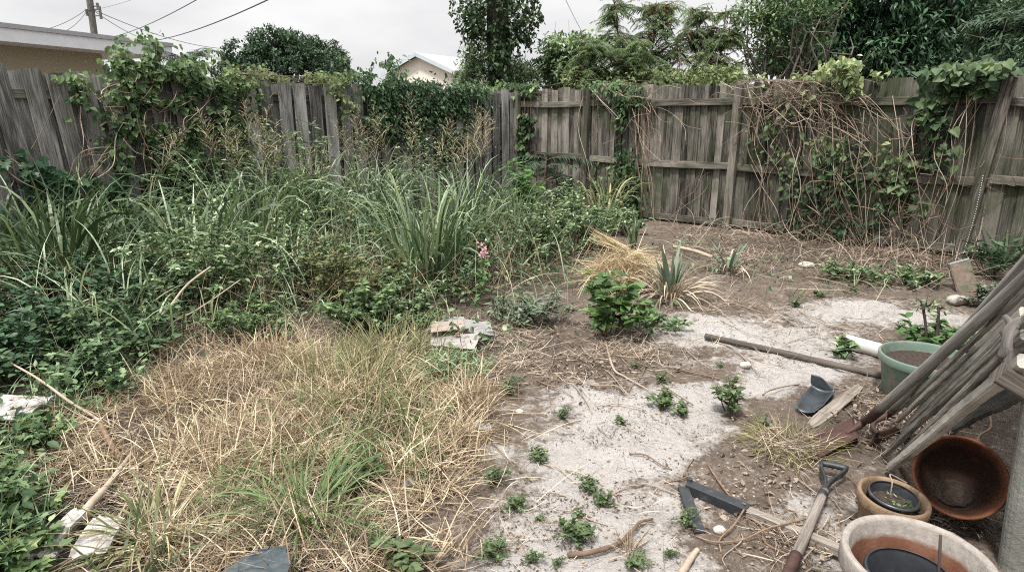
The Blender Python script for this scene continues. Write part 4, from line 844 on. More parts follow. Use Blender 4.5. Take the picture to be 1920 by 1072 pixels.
tuft('bleached dry grass tuft standing at the shaded edge of the straw', 510, 670, 320, .3, B_straw, .4, .8, .0045, .22)
tuft('bleached dry grass tuft near the long thin branch', 330, 760, 300, .2, B_straw, .6, .9, .0042, .2)
for (uu, vv, lab) in ((450,925,'small green tuft in the lower left straw'),(825,690,'small green tuft left of the fresh grassy mound'),(555,800,'small green tuft in the centre of the straw'),(375,835,'small green tuft near the forked branch'),(625,1000,'small green tuft right of the black tarp'),(775,800,'small green tuft before the bleached tip of the straw'),(505,885,'small green tuft above the tarp in the straw')):
    tuft(lab, uu, vv, int(rng.integers(50, 110)), rng.uniform(.2, .32), B_grass if rng.random() < .6 else B_lawn, .7, .8, .0085, .08)
tuft('dry grass tuft at the bottom of the straw', 500, 1000, 200, .2, B_straw, .7, .9, .0045, .16)
tuft('green grass tuft beside the tall leafy weed', 740, 880, 120, .24, B_grass, .5, .9, .008, .1)
tuft('green grass tuft left of the middle of the straw', 640, 860, 140, .26, B_grass, .5, .9, .008, .12)
tuft('broad-bladed grass tuft at the bottom left edge', 250, 1085, 26, .34, B_dkgreen, .6, 1., .014, .1)
tuft('yellow-green clippings tuft left of the rusty shovel', 1480, 835, 300, .2, leafM('clippings', [(.05, .05, .02), (.15, .14, .06), (.3, .26, .13)], .6, .2), 1.0, 1.0, .0042, .16)
tuft('small dry tuft beside the crooked branch', 1180, 1035, 60, .14, B_straw, .4, .6, .004, .03)
# ------------------------------------------------------------------ things nobody could count
def scatter(blobL, n, lo=(-250, 380), hi=(2150, 1250)):
    w = np.array([b[4]*b[2]*b[3] for b in blobL], float); k = rng.choice(len(blobL), n, p=w/w.sum()); B = np.array(blobL)[k]
    return ground_pts(B[:, 0]+B[:, 2]*rng.normal(0, .6, n), np.clip(B[:, 1]+B[:, 3]*rng.normal(0, .6, n), 330, 1400))
STRAW = [(480,690,170,50,1),(330,740,120,55,1),(600,780,200,70,1),(520,840,240,60,.9),(700,730,140,70,.8),(820,780,90,60,.8),(800,890,100,55,.5),(360,890,180,50,.35),(600,970,200,60,.17),(300,1000,150,60,.16),(880,760,60,40,1),(700,1040,150,50,.14),(420,660,90,30,.6),(150,860,110,70,.3),(400,1050,250,60,.12)]
def flat_straw(p, L, W, r=None, flow=None):
    n = len(p); az = rng.uniform(0, 6.283, n) if flow is None else fbm(p[:, 0]*1.3, p[:, 1]*1.3, 2, 8)*12+rng.normal(0, 1.5, n)
    p = p+np.stack([0*az, 0*az, rng.random(n)**2*.035], 1)
    return dict(Pp=p, az=az, th0=np.abs(rng.normal(1.35, .22, n)), bend=rng.normal(.15, .5, n), L=L*rng.uniform(.4, 1.2, n), W=W*rng.uniform(.6, 1.2, n), r=rng.random(n) if r is None else r, nseg=4)
mb = MB(); cc = scatter(STRAW, 350); na_ = 42
cc = cc[fbm(cc[:, 0]*2.6, cc[:, 1]*2.6, 3, 17) > .43]
for q in cc:
    m = int(na_*rng.uniform(.4, 1.7)); a0 = rng.uniform(0, 6.28); s_ = rng.uniform(.02, .07); pp = q+np.stack([rng.normal(0, s_, m), rng.normal(0, s_, m), rng.random(m)*.01], 1); sp_ = rng.uniform(.35, 1.6)
    blades(mb, pp, rng.normal(a0, sp_, m), np.abs(rng.normal(rng.uniform(1.0, 1.5), .25, m)), rng.normal(.5, .4, m), rng.uniform(.1, .3, m)*rng.uniform(.7, 1.25), rng.uniform(.0018, .0062, m), np.clip(rng.normal(rng.uniform(.35, .8), .2, m), 0, 1), 5)
cc = cc; p = scatter(STRAW, 11500); p = p[fbm(p[:, 0]*2.6, p[:, 1]*2.6, 3, 17)+rng.normal(0, .05, len(p)) > .47]; blades(mb, **flat_straw(p, .2, .0048, flow=1))
p = scatter(STRAW, 3500); f = flat_straw(p, .26, .005); f['th0'] = np.abs(rng.normal(.8, .35, len(p))); f['bend'] = np.abs(rng.normal(.8, .5, len(p))); blades(mb, **f)
tag(mb.build('straw_litter', B_straw), 'mat of dry golden straw covering the left half of the yard', 'straw', kind='stuff')
THATCH = [(1130,680,140,35,1.6),(1000,690,100,40,1.4),(920,590,140,40,1.),(1400,575,110,30,1.2),(1450,600,60,25,1),(1500,475,240,26,2.2),(1700,510,150,25,1.6),(1340,460,120,25,1.8),(1150,650,150,50,.8),(1470,840,60,30,1),(1600,760,60,30,.6),(1430,690,60,20,.6),(1300,700,80,20,.4),(1040,620,80,30,.8),(1250,600,40,20,.6),(1650,800,60,40,.7),(1480,1010,90,40,.3),(1750,780,60,40,.6),(560,1000,280,60,.9),(330,960,160,60,.7),(1760,980,60,50,.3),(900,630,80,25,.7),(600,620,300,30,.6),(1550,640,150,14,.5)]
mb = MB(); p = scatter(THATCH, 17000); p = p[fbm(p[:, 0]*3, p[:, 1]*3, 3, 27)+rng.normal(0, .06, len(p)) > .43]; blades(mb, **flat_straw(p, .15, .0034))
p = ground_pts(rng.uniform(900, 1700, 600), 560+540*rng.random(600)); blades(mb, **flat_straw(p, .1, .003))
tag(mb.build('dry_thatch', B_palebl2 if False else leafM('thatch', [(.05, .037, .027), (.17, .133, .1), (.4, .33, .262)], .7, .1)), 'thin scatter of dry brown stalks over the soil and along the fence foot', 'straw', kind='stuff')
LIT = [(1500,460,260,30,1),(1680,500,160,30,1),(1300,450,100,25,1),(1650,790,80,50,1),(1780,800,60,60,.8),(1780,960,70,70,.8),(1700,780,110,50,.9),(1500,500,250,20,1.2),(1200,590,60,30,.5),(1100,690,150,40,1.6),(980,630,120,40,1.2),(560,1030,60,30,.6),(1450,880,100,40,.25),(1500,1000,100,50,.2),(250,900,150,60,.5),(1350,560,100,30,.6),(1000,640,100,30,.6),(1420,960,80,60,.3)]
mb = MB(); p = np.concatenate([scatter(LIT, 5200)])+np.array([0, 0, .012]); n = len(p); l = rng.uniform(.008, .042, n); A = rdir(n)*[1, 1, .3]; leaves(mb, 'ovate', p, A, np.array([0, 0, 1.])+rng.normal(0, .45, (n, 3)), l, l*rng.uniform(.25, .6, n), rng.random(n))
p = scatter([(1130,960,240,110,1),(1200,780,190,70,1),(1400,650,220,50,.9),(1600,580,130,22,.5),(1050,1050,150,60,.6)], 5000)+np.array([0, 0, .004]); n = len(p); g_ = fbm(p[:, 0]*4, p[:, 1]*4, 3, 61)+rng.normal(0, .03, n) > .46; p = p[g_]; n = len(p); l = rng.uniform(.003, .014, n); leaves(mb, 'diamond', p, rdir(n)*[1, 1, .3], np.array([0, 0, 1.])+rng.normal(0, .4, (n, 3)), l*rng.uniform(1, 2.2, n), l*.5, rng.random(n)*.5)
tag(mb.build('leaf_litter', B_brown), 'small dead brown leaves littering the soil', 'leaves', kind='stuff')
mb = MB(); p = scatter([(1130,960,220,90,1),(1200,780,170,60,1),(1400,650,200,40,.8),(1420,890,100,50,1),(1500,1000,120,60,1),(1600,580,120,20,.5)], 900)
for q in p: rock(mb, q+[0, 0, .002], np.array([1, rng.uniform(.6, 1), .6])*rng.uniform(.003, .009), int(rng.integers(99)), rng.random(), .25, 6, 3)
tag(mb.build('soil_clods', plainM('clod', (.3, .245, .2), .95, .35, 40, bump=0)), 'small clods and crumbs of soil on the sand', 'soil', kind='stuff')
COVER = [(-250,620,160,90,1),(-300,800,180,120,.8),(-150,1000,150,120,.8),(60,650,140,50,1),(180,690,110,50,1),(120,760,110,40,.6),(40,580,120,40,1),(260,610,120,35,.9),(420,610,120,25,.6),(600,600,120,20,.6),(700,600,80,30,.6),(40,870,60,60,.4),(30,1010,60,60,.3),(950,530,100,25,.7),(1060,520,120,25,.7),(800,590,120,20,.6),(1010,470,120,30,.8),(500,520,300,40,.8),(200,520,200,50,1),(740,520,100,40,.5),(1300,500,40,15,.3),(1230,610,40,18,.3),(1640,535,110,12,.6),(1450,515,150,10,.5),(1290,470,70,14,.5),(1500,560,120,14,.2),(950,590,80,30,.4),(880,655,70,20,.4)]
mb = MB(); p = scatter(COVER, 8500); n = len(p); p = p+np.stack([0*p[:, 0], 0*p[:, 0], rng.uniform(.02, .2, n)], 1); l = rng.uniform(.025, .065, n)
leaves(mb, 'ovate', p, rdir(n)*[1, 1, .5], np.array([0, 0, 1.])+rng.normal(0, .5, (n, 3)), l, l*.55, np.clip(fbm(p[:, 0]*3, p[:, 1]*3, 2, 4)+rng.normal(0, .16, n), 0, 1))
p = scatter(COVER, 4200); n = len(p); blades(mb, p, rng.uniform(0, 6.28, n), np.abs(rng.normal(.5, .3, n)), np.abs(rng.normal(.9, .5, n)), rng.uniform(.12, .36, n), .006, rng.random(n), 5)
tag(mb.build('ground_cover', L_weed), 'low green ground cover spreading under the taller weeds', 'ground cover', kind='stuff')
mb = MB(); p = scatter([(300,560,350,60,1),(600,540,250,50,1),(100,600,150,60,.8),(900,530,150,40,.8),(1060,480,150,40,.6)], 2300); n = len(p)
blades(mb, p, rng.uniform(0, 6.28, n), np.abs(rng.normal(.6, .35, n)), np.abs(rng.normal(.7, .5, n)), rng.uniform(.25, .75, n), .004, rng.random(n), 6)
mb2 = MB(); p = scatter([(300,540,330,50,1),(600,520,240,40,1),(80,560,140,60,1),(200,630,140,40,.6),(950,500,120,30,.6)], 1400); n = len(p); blades(mb2, p, rng.uniform(0, 6.28, n), np.abs(rng.normal(.4, .3, n)), np.abs(rng.normal(1.5, .6, n)), rng.uniform(.35, .95, n), rng.uniform(.006, .02, n), rng.random(n), 8, True, 2.4)
tag(mb2.build('loose_grass', B_green), 'long arching grass blades growing loosely among the weeds', 'grass', kind='stuff')
tag(mb.build('dead_stalks', B_straw), 'dry stalks standing among the green weeds', 'stalks', kind='stuff')
mb = MB(); p = scatter([(1480,455,180,16,1),(1650,490,130,16,1),(1300,440,60,14,.8),(1780,515,60,14,.6),(1560,520,250,20,.5)], 1100); n = len(p); p[:, 2] += rng.random(n)*.08
blades(mb, p, rng.uniform(0, 6.28, n), np.abs(rng.normal(1.1, .4, n)), rng.normal(.6, .9, n), rng.uniform(.2, .6, n), rng.uniform(.003, .008, n), rng.random(n), 6)
tag(mb.build('vine_debris', stemV), 'heap of broken dry vine stems along the foot of the right fence', 'debris', kind='stuff')
mb = MB(); X2 = rng.uniform(-9, 11, 9000); Y2 = rng.uniform(9, 22, 9000); s = (np.stack([X2, Y2, 0*X2], 1)-CORN); ok = (s@NR < -.25)|(s@NL < -.25); X2, Y2 = X2[ok], Y2[ok]; n = len(X2)
blades(mb, np.stack([X2, Y2, hgt(X2, Y2)*.5], 1), rng.uniform(0, 6.28, n), np.abs(rng.normal(.4, .2, n)), rng.uniform(.4, 1.2, n), rng.uniform(.2, .5, n), .02, rng.random(n), 4)
tag(mb.build('far_grass', B_green), 'rough grass on the ground beyond the fence', 'grass', kind='stuff')
# ================================================================== objects
def pg(u, v, z=0.):
    p = G(u, v, z); g = float(hgt(p[0], p[1])); return G(u, v, z+g)
m, nt, out = mat('terracotta'); p = geopos(nt); r = attr(nt, 'rnd'); n = noise(nt, p, 40, 6, .7); n2 = noise(nt, p, 9, 6, .65)
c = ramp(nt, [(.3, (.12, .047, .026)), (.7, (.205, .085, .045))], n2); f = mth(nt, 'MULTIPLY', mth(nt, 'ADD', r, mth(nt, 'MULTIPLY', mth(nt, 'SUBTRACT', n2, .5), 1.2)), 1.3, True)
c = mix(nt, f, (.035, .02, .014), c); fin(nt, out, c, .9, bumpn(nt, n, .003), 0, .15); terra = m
m, nt, out = mat('limed_terracotta'); p = geopos(nt); r = attr(nt, 'rnd'); n = noise(nt, p, 45, 6, .7); n2 = noise(nt, p, 9, 6, .65)
f = mth(nt, 'ADD', r, mth(nt, 'MULTIPLY', mth(nt, 'SUBTRACT', n2, .5), .35)); f = mth(nt, 'MULTIPLY', mth(nt, 'SUBTRACT', f, .5), 7, True)
ca = ramp(nt, [(.3, (.11, .05, .032)), (.7, (.2, .092, .057))], n2); cb = ramp(nt, [(.3, (.22, .195, .172)), (.7, (.37, .335, .305))], n)
c = mix(nt, f, ca, cb); st = mth(nt, 'MULTIPLY', mth(nt, 'SUBTRACT', n2, .56, True), 6, True); c = mix(nt, mth(nt, 'MULTIPLY', st, .5), c, (.14, .12, .1)); fin(nt, out, c, .9, bumpn(nt, n, .003), 0, .15); limed = m
m, nt, out = mat('buff_clay'); p = geopos(nt); r = attr(nt, 'rnd'); n = noise(nt, p, 60, 6, .7); n2 = noise(nt, p, 12, 6, .65)
c = ramp(nt, [(.3, (.13, .083, .05)), (.6, (.25, .175, .115)), (.8, (.32, .245, .175))], n2); st = mth(nt, 'MULTIPLY', mth(nt, 'SUBTRACT', noise(nt, p, 20, 6, .7), .52, True), 8, True); c = mix(nt, st, c, (.1, .07, .045)); fin(nt, out, c, .9, bumpn(nt, n, .003), 0, .15); buff = m
blackP = plainM('black_plastic', (.03, .033, .038), .36, .2, 40, spec=.6, bump=0, dirt=(.08, .075, .065), dsc=14, dthr=.6)
greenP = plainM('faded_green_plastic', (.13, .19, .155), .6, .14, 12, spec=.35, bump=.001, dirt=(.24, .22, .185), dsc=7, dthr=.5)
soilM = plainM('potting_soil', (.05, .036, .028), .95, .6, 60, bump=.015)
rust = plainM('rusty_steel', (.075, .042, .034), .7, .35, 45, .3, .4, .002, (.05, .032, .03), 9, .5)
blackI = plainM('black_painted_iron', (.03, .034, .038), .5, .3, 30, .2, .5, .001, (.12, .1, .085), 18, .58)
darkS = plainM('dark_steel', (.06, .075, .085), .4, .3, 14, .6, .5, .001, (.05, .045, .04), 16, .52)
whiteP = plainM('white_plastic', (.5, .5, .475), .5, .06, 10, spec=.4, bump=.0005, dirt=(.3, .26, .2), dsc=9, dthr=.56)
paperW = plainM('white_paper', (.34, .31, .295), .85, .06, 20, bump=.002, dirt=(.4, .35, .3), dsc=14, dthr=.58)
paper = plainM('dirty_white_board', (.4, .39, .375), .85, .08, 20, bump=.002, dirt=(.22, .18, .15), dsc=16, dthr=.5)
card = plainM('pinkish_cardboard', (.33, .265, .23), .9, .1, 14, bump=.002, dirt=(.3, .24, .2), dsc=12, dthr=.56)
grey_card = plainM('grey_cardboard', (.25, .24, .235), .9, .12, 14, bump=.002, dirt=(.22, .2, .18), dsc=10, dthr=.54)
tarpM = plainM('dark_tarp', (.035, .048, .055), .55, .2, 90, spec=.4, bump=.001)
handleW = woodM('handle_wood', (.06, .05, .042), (.3, .262, .228), 0, .35, .8, rough=.7)
poleW = woodM('pole_wood', (.1, .095, .088), (.42, .4, .375), .1, .5, .8)
stakeW = woodM('stake_wood', (.04, .036, .031), (.45, .42, .375), .15, 1.1, .7)
darkW = woodM('dark_pole_wood', (.035, .03, .026), (.17, .145, .125), .1, .6, .8)
battW = woodM('batten_wood', (.08, .066, .054), (.33, .29, .25), 0, .35, .8)
stone = plainM('pale_stone', (.45, .41, .36), .8, .15, 30, bump=.002)
# --- pots
def pot(name, label, c, R, H, taper, rimh, rimo, wall, matl, axis=(0, 0, 1), fill=None, fillm=None, band=None, group='plant pots'):
    o = thing(name, label, 'pot', c, group); A, B, N = basis(axis); mb = MB(); rb = R*taper; q = R-rimo
    prof = [(0, 0), (rb*.96, 0), (rb, .006), (q-.004, H-rimh-.006), (q, H-rimh), (R-.003, H-rimh+.002), (R, H-rimh+.008), (R, H-.008), (R-.003, H-.002), (R-.009, H), (R-wall, H-.004), (R-wall-.003, H-.012), (q-wall-.002, H-rimh-.004), (rb-wall+(q-rb)*.4, H*.45), (rb-wall, .03), (rb*.5, .022), (0, .02)]
    rr = [1.]*len(prof) if band is None else [1 if (i < 12) else band for i in range(len(prof))]
    lathe(mb, prof, c, axis, 64, np.repeat(rr, 64), wob=.006); mb.build('body', matl, o, True)
    if fill:
        ms = MB(); z = H*fill; rad = (rb-wall)+(q-rb)*fill; k = np.linspace(0, 1, 9); lathe(ms, [(rad*a+.0005, z+rng.normal(0, .004)) for a in k], c, axis, 40); ms.build('soil', fillm or soilM, o, True)
    return o
GP = pg(1728, 752)
gpot = pot('green_plastic_pot', 'faded green plastic pot of soil beside the leaning tool handles', np.array([GP[0]+.015, GP[1]+.04, GP[2]-.01]), .235, .265, .78, .05, .014, .014, greenP, fill=.8)
gl = np.array(gpot.location)
def rim_ctr(u, v, z): return G(u, v, z)
c = rim_ctr(1716, 1040, .30); bigp = pot('large_clay_pot', 'large whitish clay pot with reddish inside, nearest at the bottom right', np.array([c[0], c[1], 0.005]), .2, .295, .72, .07, .012, .02, limed, band=.42, axis=(.02, -.03, 1))
c2 = rim_ctr(1690, 1058, .22); pot('black_nursery_pot', 'black plastic nursery pot standing inside the large whitish clay pot', np.array([c[0]-.012, c[1]+.002, .03]), .118, .21, .74, .022, .006, .004, blackP, axis=(.02, -.03, 1), fill=.16)
c3 = rim_ctr(1670, 922, .175); pot('buff_clay_pot', 'small buff clay pot with weathered rim behind the large whitish pot', np.array([c3[0], c3[1], 0.]), .122, .17, .72, .045, .009, .014, buff, axis=(.05, -.06, 1))
c4 = rim_ctr(1668, 924, .16); pot('black_nursery_pot', 'small black nursery pot with sprouts inside the buff clay pot', np.array([c4[0]+.004, c4[1]-.002, .028]), .088, .135, .76, .018, .005, .0035, blackP, axis=(.05, -.06, 1), fill=.7)
sprout = np.array([c4[0]+.012, c4[1]-.008, .12])
o = thing('sprouts', 'tiny green sprouts and a curled dry stem growing in the small black pot', 'plant', sprout); ml, ms = MB(), MB(); n = 60
q = sprout+rng.normal(0, 1, (n, 3))*[.035, .035, .006]; l = rng.uniform(.012, .03, n); leaves(ml, 'ovate', q, rdir(n, .5), rdir(n, 1.), l, l*.5, rng.random(n)); ml.build('foliage', L_weed, o)
tube(ms, spl([sprout, sprout+[-.02, -.01, .05], sprout+[-.015, 0, .09], sprout+[.0, .04, .1], sprout+[.06, .03, .07]], 14), .0025, 4); ms.build('stem', stemP, o)
q = np.array([c[0]-.01, c[1]+.01, .075])+np.stack([rng.normal(0, .045, 40), rng.normal(0, .045, 40), rng.random(40)*.008], 1); l = rng.uniform(.012, .035, 40); ml = MB(); leaves(ml, 'lance', q, rdir(40)*[1, 1, .4], np.array([0, 0, 1.])+rng.normal(0, .4, (40, 3)), l, l*.35, rng.random(40)); tag(ml.build('pot_litter', B_brown), 'dead leaf scraps on the soil inside the large black nursery pot', 'leaves', kind='stuff')
# terracotta bowl on its side, open towards the yard
bc = P(1800, 893, 2.36); bn = nrm(np.array([-.46, -.72, .54])); o = thing('terracotta_bowl', 'wide rust-brown terracotta bowl tipped on its side against the stucco wall', 'bowl', bc, 'plant pots'); mb = MB(); R = .148
lathe(mb, [(0, -.2), (R*.5, -.2), (R*.6, -.19), (R*.88, -.09), (R*.97, -.024), (R*1.02, -.02), (R*1.03, -.006), (R*1.01, .002), (R*.97, .002), (R*.93, -.014), (R*.87, -.06), (R*.78, -.12), (R*.55, -.172), (R*.3, -.182), (0, -.183)], bc, bn, 64, np.repeat([1]*7+[.95, .75, .5, .25, .05, -.2, -.4, -.4], 64)); mb.build('body', terra, o, True)  # inner rows darken inward: dirt stain plus inside shade painted into the colour
a_, b_, n_ = basis(bn); md = MB(); k = np.linspace(0, 1, 6); rock(md, bc-bn*.16-np.array([0, 0, .055]), (.085, .085, .05), 3, .5, .3, 18, 12); md.build('soil', soilM, o, True)
st = pg(1795, 985, .02)
mb = MB(); tube(mb, spl([pg(1783, 962, .01), pg(1790, 940, .06), pg(1797, 915, .1)], 6), [.011, .012, .012, .012, .013, .012], 7, lump=.08); tag(mb.build('stub_stick', stakeW, None, True), 'short grey stick stub standing before the terracotta bowl', 'stick', 'loose sticks')
mb = MB(); bt = G(1714, 1060, .24); tube(mb, spl([np.array([bt[0]+.07, bt[1]-.03, .12]), np.array([bt[0]+.075, bt[1]+.02, .33])], 4), .0045, 5); tag(mb.build('thin_stick', stemD, None, True), 'thin dark stick standing up in the large whitish clay pot', 'stick', 'loose sticks')
# --- D-handled spade lying over the batten
def seg(pts, mb, r, sides=12, n=16, **k): tube(mb, spl(pts, n), r, sides, **k)
g0 = pg(1544, 925, .055); g1 = pg(1492, 1042, .06); dirv = nrm(g1-g0); sidev = nrm(np.cross(dirv, [0, 0, 1.])); upv = np.cross(sidev, dirv)
o = thing('spade', 'spade with a black D-shaped grip and grey wooden shaft lying over the pale batten', 'spade', g0-[0, 0, .05], 'garden tools'); gA = pg(1540, 868, .05); gB = pg(1588, 878, .055); gd = nrm(gB-gA); mid = (gA+gB)/2
mb = MB(); seg([g0-dirv*.02, g1, g1+dirv*.02], mb, .0185, 14, 12, gcid=3.); mb.build('shaft', handleW, o, True)
mb = MB(); seg([gA, mid+(upv*.002), gB], mb, np.linspace(.0135, .0135, 10), 10, 10)
for e in (gA, gB):
    k = np.linspace(0, 1, 14); kn = g0+(mid-g0)*.28; cv = spl([e, e+(kn-e)*.3+(e-mid)*.1, kn*.8+e*.2, g0-dirv*.005], 14)
    bar(mb, cv, upv, .026, .013, .004)
tube(mb, spl([g0+(mid-g0)*.14, g0+dirv*.035], 8), np.linspace(.017, .0205, 8), 14); mb.build('grip', blackI, o, True)
mb = MB(); s0 = g1-dirv*.005; seg([s0, s0+dirv*.12, s0+dirv*.22], mb, np.linspace(.021, .017, 12), 12, 12); bl = s0+dirv*.2
def spf(u, v):
    x = (u-.5)*2; L = v*.29; wv = .09*(1-.1*v); return bl+dirv*L[..., None]+sidev*(x*wv)[..., None]+np.array([0, 0, 1.])*(.012*x*x-.045*v+.0)[..., None]
sheet(mb, spf, 9, 9, .003); mb.build('blade', rust, o, True)
# --- leaning tools: from the ground up to the corner of the house wall
TT = 1.86
def top(u, v, t=TT): return P(u, v, t)
neck = pg(1613, 800, .035); tA = top(1925, 520, 1.84); dA = nrm(tA-neck)
o = thing('square_shovel', 'rusty square-mouthed shovel with its long grey shaft leaning up to the right', 'shovel', neck-[0, 0, .03], 'garden tools')
sock = neck+dA*.27; mb = MB(); seg([sock-dA*.01, sock*.5+tA*.5, tA+dA*.25], mb, np.linspace(.0215, .02, 16), 14, 16, lump=.02, gcid=8.); mb.build('shaft', poleW, o, True)
f0 = pg(1524, 822, .02); f1 = pg(1534, 864, .012); r0 = pg(1600, 785, .05); r1 = pg(1613, 822, .045)
def shf(u, v):
    a = f0+(f1-f0)*u[..., None]; b = r0+(r1-r0)*u[..., None]; x = (u-.5)*2; q = a+(b-a)*v[..., None]
    return q+np.array([0, 0, 1.])*(.016*np.abs(x)**3-.012*(1-x*x)*(v)+.012*np.exp(-((x/.22)**2))*v)[..., None]
mb = MB(); sheet(mb, shf, 21, 15, .003); rm = (r0+r1)/2
seg([rm+(rm-(f0+f1)/2)*-.25+[0, 0, .002], rm+[0, 0, .008], neck+[0, 0, .015]+dA*.05, neck+dA*.14, sock+dA*.02], mb, np.concatenate([np.linspace(.006, .016, 6), np.linspace(.018, .0235, 12)]), 12, 18); mb.build('blade', rust, o, True)
# hoe
h0 = pg(1640, 815, .05); hs_ = pg(1672, 770, .12); tB = top(1925, 488, 1.97); dB = nrm(tB-hs_)
o = thing('garden_hoe', 'old hoe with a dark rusty blade and grey handle behind the square shovel', 'hoe', pg(1650, 830), 'garden tools')
mb = MB(); seg([hs_, hs_*.5+tB*.5, tB+dB*.3], mb, .0165, 12, 12, lump=.02, gcid=12.); mb.build('shaft', poleW, o, True)
mb = MB(); seg([hs_+dB*.04, hs_-dB*.05, pg(1636, 795, .05), pg(1650, 822, .05)], mb, np.linspace(.018, .009, 16), 9, 16)
q0, q1, q2, q3 = pg(1628, 838, .01), pg(1690, 812, .012), pg(1678, 798, .075), pg(1640, 812, .08)
sheet(mb, lambda u, v: (q0+(q1-q0)*u[..., None])*(1-v[..., None])+(q3+(q2-q3)*u[..., None])*v[..., None], 7, 5, .004); mb.build('blade', rust, o, True)
# rough stakes
def stake(label, a, b, w0, w1, matl=None, name='rough_stake', th=.75, ext=.15, wob=.003, group='rough stakes leaning by the wall'):
    w0 *= .8; w1 *= .78; d = b-a; L = np.linalg.norm(d); d = d/L; b2 = b+d*ext; n = 40; pts = spl([a, a*.6+b2*.4+rng.normal(0, wob, 3), a*.3+b2*.7+rng.normal(0, wob, 3), b2], n)
    mb = MB(); w = np.linspace(w0, w1, n)*(1+(fbm(np.linspace(0, 9, n)+rng.random()*40, np.zeros(n), 3, 3)-.45)*.3); w[0] *= .6
    sd = nrm(np.cross(d, [.3, -.8, .5])); A = pts; t = np.full(n, 0)
    bar(mb, pts, sd, w, w0*th, w0*.14, rng.random(), rough=.0007); return tag(mb.build(name, matl or stakeW, None), label, 'stake', group)
stake('slim rough stake just right of the square shovel shaft', pg(1682, 790, .03), top(1900, 590, 1.80), .03, .032)
stake('greenish split stake between the slim stake and the reddish one', pg(1700, 800, .02), top(1890, 618, 1.83), .05, .04)
stake('reddish-brown rough stake crossing over the hoe blade', pg(1660, 852, .02), top(1885, 640, 1.72), .032, .04)
stake('thick bark-streaked stake nearest the terracotta bowl', pg(1668, 878, .025), top(1885, 705, 1.66), .05, .05, ext=.12)
stake('dark rough stake tucked beneath the thick streaked one', pg(1680, 862, .0), top(1880, 690, 1.78), .04, .04)
stake('grey smooth plank at the back, lowest of the leaning wood', pg(1785, 800, .02), top(1925, 722, 1.95), .085, .085, woodM('grey_plank', (.1, .1, .095), (.27, .27, .255), .2, .4, .6), 'grey_plank', .35)
# gnarled driftwood resting on the stakes
dw = [top(1935, 600, 1.62), top(1898, 612, 1.63), top(1893, 650, 1.62), top(1874, 672, 1.63), top(1897, 690, 1.62), top(1932, 700, 1.62), top(1884, 592, 1.66), top(1935, 650, 1.6), top(1905, 660, 1.66)]
o = thing('driftwood_root', 'gnarled grey driftwood root resting on the leaning stakes at the right edge', 'driftwood', dw[2]); mb = MB()
for path, rr in (([0, 1, 2, 3], (.016, .015, .02, .009)), ([2, 4, 5], (.02, .017, .022)), ([6, 1, 2], (.006, .012, .016)), ([7, 2], (.02, .018)), ([8, 4], (.014, .012))):
    cv = spl([dw[i] for i in path], 12); tube(mb, cv, np.interp(np.linspace(0, 1, 12), np.linspace(0, 1, len(rr)), rr), 9, lump=.12)
mb.build('limb', woodM('driftwood', (.05, .045, .04), (.22, .2, .185), 0, .8, .6), o, True)
mb = MB(); bb = [top(1876, 690, 1.60), top(1918, 655, 1.60), top(1950, 700, 1.62), top(1905, 738, 1.62)]
bar(mb, np.array([top(1872, 697, 1.60), top(1935, 735, 1.58)]), (0, 0, 1), .05, .05, .006); mb.build('stub', darkW, o)
# --- batten, black strips, poles, scraps
b0 = pg(1290, 912, .02); b1 = pg(1604, 1044, .028); bm = b0+(b1-b0)*.40
o = thing('wooden_batten', 'long pale square batten with a black iron angle on its far end', 'batten', b0, 'loose wood'); mb = MB()
bar(mb, np.linspace(bm-(b1-b0)*.04, b1+(b1-b0)*.12, 12), (0, 0, 1), .036, .036, .003, .6); mb.build('timber', battW, o)
mb = MB(); ss = nrm(np.cross(b1-b0, [0, 0, 1.])); bar(mb, np.linspace(b0, bm+[0, 0, .0], 8)+[0, 0, .021], ss, .045, .005, .001); bar(mb, np.linspace(b0, bm, 8)+ss*.022, (0, 0, 1), .045, .005, .001); tube(mb, [b0+[0, 0, .018]+ss*-.012, b0+[0, 0, .034]+ss*-.012], .011, 10); mb.build('iron_angle', blackI, o)
a0 = pg(1281, 912, .03); a1 = pg(1313, 998, .008); sv = nrm(np.cross(a1-a0, [0, 0, 1.])); mb = MB(); bar(mb, np.linspace(a0, a1, 8), sv, .042, .006, .001); bar(mb, np.linspace(a0, a1, 8)+sv*.02+[0, 0, -.01], (0, 0, 1), .024, .004, .001)
tag(mb.build('iron_strip', blackI), 'short black iron strip making a V with the batten end', 'iron strip', 'loose wood')
mb = MB(); seg([pg(1322, 630, .025), pg(1440, 655, .022), pg(1540, 678, .02), pg(1662, 706, .02)], mb, .021, 8, 18, lump=.05); tag(mb.build('dark_pole', darkW, None, True), 'long dark weathered pole lying on the sand towards the green pot', 'pole', 'loose wood')
mb = MB(); bar(mb, spl([pg(1520, 798, .012), pg(1565, 762, .016), pg(1612, 724, .02)], 8), (.6, .8, .1), [.04, .055, .058, .06, .058, .055, .05, .035], .014, .003, .7, rough=.002); tag(mb.build('board_scrap', battW), 'splintered flat board scrap between the dark scoop and the rusty shovel', 'board', 'loose wood')
